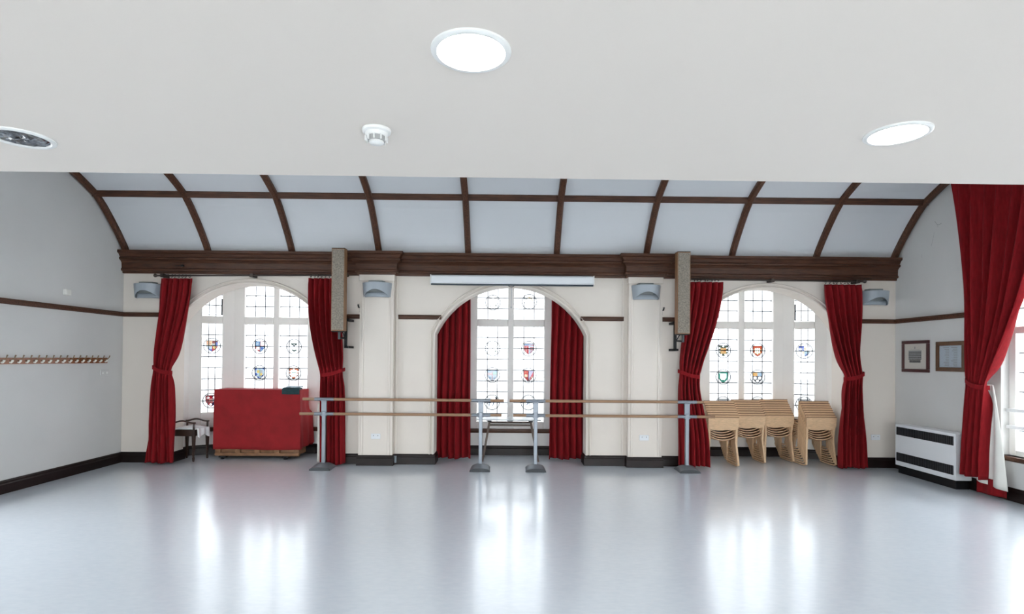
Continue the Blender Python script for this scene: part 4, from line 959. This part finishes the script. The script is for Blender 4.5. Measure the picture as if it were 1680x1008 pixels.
# ================================================================== right wall: heater and pictures
HX, HY0, HY1 = 6.135, 7.64, 8.83
r = thing('convector_heater', (6.26, (HY0 + HY1) / 2, 0), 'white convector heater with two black grilles on black plinth', 'heater')
MB().box(HX, XR - .03, HY0, HY1, .125, .765).build('case', WHITEE, r, bevel=.006)
MB().box(HX + .035, XR - .04, HY0 + .03, HY1 - .02, .0, .125).build('plinth', BLACK, r)
for za, zb_ in ((.60, .725), (.195, .325)):
    g = MB().box(HX - .004, HX + .004, HY0 + .035, HY1 - .03, za, zb_).build('grille', BLACK, r)
    nn = 34
    s_ = MB()
    for k in range(nn):
        yy = lerp(HY0 + .045, HY1 - .04, k / (nn - 1)); s_.box(HX - .009, HX - .004, yy - .006, yy + .006, za + .006, zb_ - .006)
    s_.build('louvre', mat('dark_louvre', (.03, .032, .036), .4), g)
def picture(name, y0, y1, z0, z1, fw, fm, mm, lab):
    r = thing(name, (XR, (y0 + y1) / 2, z0), lab, 'picture')
    xf = XR - .028
    MB().box(xf, XR, y0, y1, z1 - fw, z1).build('frame_rail', fm, r, bevel=.006); MB().box(xf, XR, y0, y1, z0, z0 + fw).build('frame_rail', fm, r, bevel=.006)
    MB().box(xf, XR, y0, y0 + fw, z0 + fw, z1 - fw).build('frame_stile', fm, r, bevel=.006); MB().box(xf, XR, y1 - fw, y1, z0 + fw, z1 - fw).build('frame_stile', fm, r, bevel=.006)
    MB().box(XR - .012, XR - .002, y0 + fw, y1 - fw, z0 + fw, z1 - fw).build('mount', mm, r)
    MB().box(XR - .0185, XR - .0165, y0 + fw, y1 - fw, z0 + fw, z1 - fw).build('glazing', glass('picture_glass', (1, 1, 1), .06), r)
    return r
FR1 = mat('dark_red_frame', (.06, .013, .014), .35, var=.2, scale=8); FR2 = mat('oak_picture_frame', (.11, .05, .022), .4, var=.3, scale=10)
INK = mat('printed_ink', (.07, .07, .075), .8, var=.5, scale=40); INKL = mat('pale_print', (.32, .32, .32), .8)
r = picture('framed_print', 8.44, 9.02, 1.585, 2.08, .05, FR1, PAPER, 'framed engraved print with dark text block, dark red frame, nearer the corner')
b = MB(); xk = XR - .0128
b.box(xk, xk + .001, 8.60, 8.88, 1.78, 1.925); b.build('print_block', INKL, r)
b = MB()
for k in range(5):
    zz = 1.915 - .027 * k - .01
    yy = 8.61
    while yy < 8.865:
        wl_ = random.uniform(.012, .03); b.box(xk - .0008, xk, yy, min(yy + wl_, 8.875), zz - .017, zz); yy += wl_ + .005
b.box(xk - .0008, xk, 8.62, 8.86, 1.735, 1.775)
b.build('print_lettering', INK, r)
MB().lathe((0, 0, 0), [(.001, 0), (.001, .001)], 6)
b = MB(); b.box(xk - .0008, xk, 8.728, 8.752, 1.95, 1.985); b.box(xk - .0008, xk, 8.64, 8.84, 1.938, 1.942); b.build('print_crest', INKL, r)
r = picture('framed_certificate', 7.765, 8.30, 1.612, 2.047, .06, FR2, mat('pale_blue_paper', (.50, .58, .64), .7), 'framed certificate in oak frame half behind the tall curtain')
b = MB()
for k in range(12):
    zz = 1.955 - .024 * k
    for c_ in range(2):
        y0_ = 8.06 - .15 * c_; b.box(xk - .0008, xk, y0_, y0_ + random.uniform(.06, .12), zz, zz + .007)
b.build('print_lines', INKL, r)

# ================================================================== left wall: coat hook rails and small fittings
CO1 = mat('orange_brown_rail', (.24, .075, .025), .4, var=.25, scale=8, stretch=(8, 2, 8)); CO2 = mat('pinkish_brown_rail', (.33, .16, .10), .35, var=.15, scale=8, stretch=(8, 2, 8))
BRASS = mat('dull_brass', (.30, .22, .14), .35, metal=.8); CERA = mat('white_ceramic_knob', (.85, .83, .76), .25)
def hookrail(lab, y0, y1, ys, m):
    r = thing('coat_hook_rail', (XL, (y0 + y1) / 2, 1.615), lab, 'coat rail', 'coat hook rails')
    MB().box(XL, XL + .022, y0, y1, 1.617, 1.700).build('board', m, r, bevel=.004)
    for y in ys:
        h_ = MB().tube([(XL + .022, y, 1.665), (XL + .05, y, 1.67), (XL + .085, y, 1.70), (XL + .10, y, 1.735)], [.008, .006, .006, .009], 8).build('hook', BRASS, r)
        MB().tube([(XL + .022, y, 1.64), (XL + .04, y, 1.638), (XL + .055, y, 1.655), (XL + .062, y, 1.67)], [.010, .011, .014, .012], 8).build('knob', CERA, h_)
hookrail('orange-brown coat hook rail nearest the back left corner', 8.08, 8.83, [8.77 - .119 * k for k in range(6)], CO1)
hookrail('paler brown coat hook rail running out of frame at the left', 5.6, 8.075, [8.77 - .119 * k for k in range(6, 26)], CO2)
r = thing('wall_sensor', (XL, 8.0, 2.60), 'small white sensor box high on the left wall', 'sensor')
MB().box(XL, XL + .05, 7.95, 8.05, 2.59, 2.67).build('housing', LINING, r, bevel=.008); MB().box(XL + .05, XL + .054, 7.965, 8.035, 2.60, 2.63).build('lens', LINING, r)
r = thing('light_switch', (XL, 8.78, 1.42), 'white switch plate below the coat hooks on the left wall', 'switch')
MB().box(XL, XL + .012, 8.70, 8.88, 1.42, 1.51).build('plate', GREYW, r, bevel=.004)
MB().box(XL + .012, XL + .018, 8.73, 8.76, 1.45, 1.48).build('rocker', WHITEP, r, bevel=.002); MB().box(XL + .012, XL + .018, 8.82, 8.85, 1.45, 1.48).build('rocker', WHITEP, r, bevel=.002)
# sockets
def socket(x, y, z, lab):
    r = thing('wall_socket', (x, y, z - .045), lab, 'socket', 'white double sockets')
    MB().box(x - .075, x + .075, y - .012, y, z - .044, z + .044).build('plate', WHITEE, r, bevel=.004)
    for s_ in (-1, 1):
        MB().box(x + s_ * .036 - .004, x + s_ * .036 + .004, y - .014, y - .011, z + .004, z + .02).build('pin_hole', DSTEEL, r)
        MB().box(x + s_ * .012 - .006, x + s_ * .012 + .006, y - .017, y - .011, z + .012, z + .03).build('switch', WHITEP, r)
socket(-2.118, PY, .47, 'white double socket low on the left pilaster')
socket(2.215, PY, .48, 'white double socket low on the right pilaster')
socket(6.06, YW, .50, 'white double socket on the wall left of the heater')
r = thing('cable_outlet', (-1.80, YW - .03, .02), 'small grey cable outlet on the skirting by the left pilaster', 'outlet')
MB().box(-1.835, -1.80, YW - .05, YW - .025, .03, .14).build('plate', LAMPG, r, bevel=.004)
# small dark catches on the pilaster sides
for x, s_, nm in ((-2.40, -1, 'small dark hook on the side of the left pilaster'), (2.50, 1, 'small dark hook on the side of the right pilaster')):
    r = thing('wall_hook', (x, 9.12, 2.53), nm, 'hook')
    MB().tube([(x, 9.12, 2.55), (x + s_ * .03, 9.11, 2.555), (x + s_ * .035, 9.10, 2.60)], .012, 8).build('hook', BLACK, r)
    MB().box(min(x, x + s_ * .008), max(x, x + s_ * .008), 9.09, 9.15, 2.47, 2.60).build('plate', BLACK, r)
r = thing('cable_clip', (-5.30, YW - .06, 3.2), 'small dark clip on the cornice above the leftmost curtain', 'clip')
MB().lathe((-5.30, YW - .07, 3.19), [(.012, 0), (.03, .008), (.03, .026), (.012, .034)], 10).build('body', BLACK, r, smooth=True)
MB().tube([(-5.33, YW - .08, 3.205), (-5.40, YW - .08, 3.20)], .007, 6).build('lead', BLACK, r)
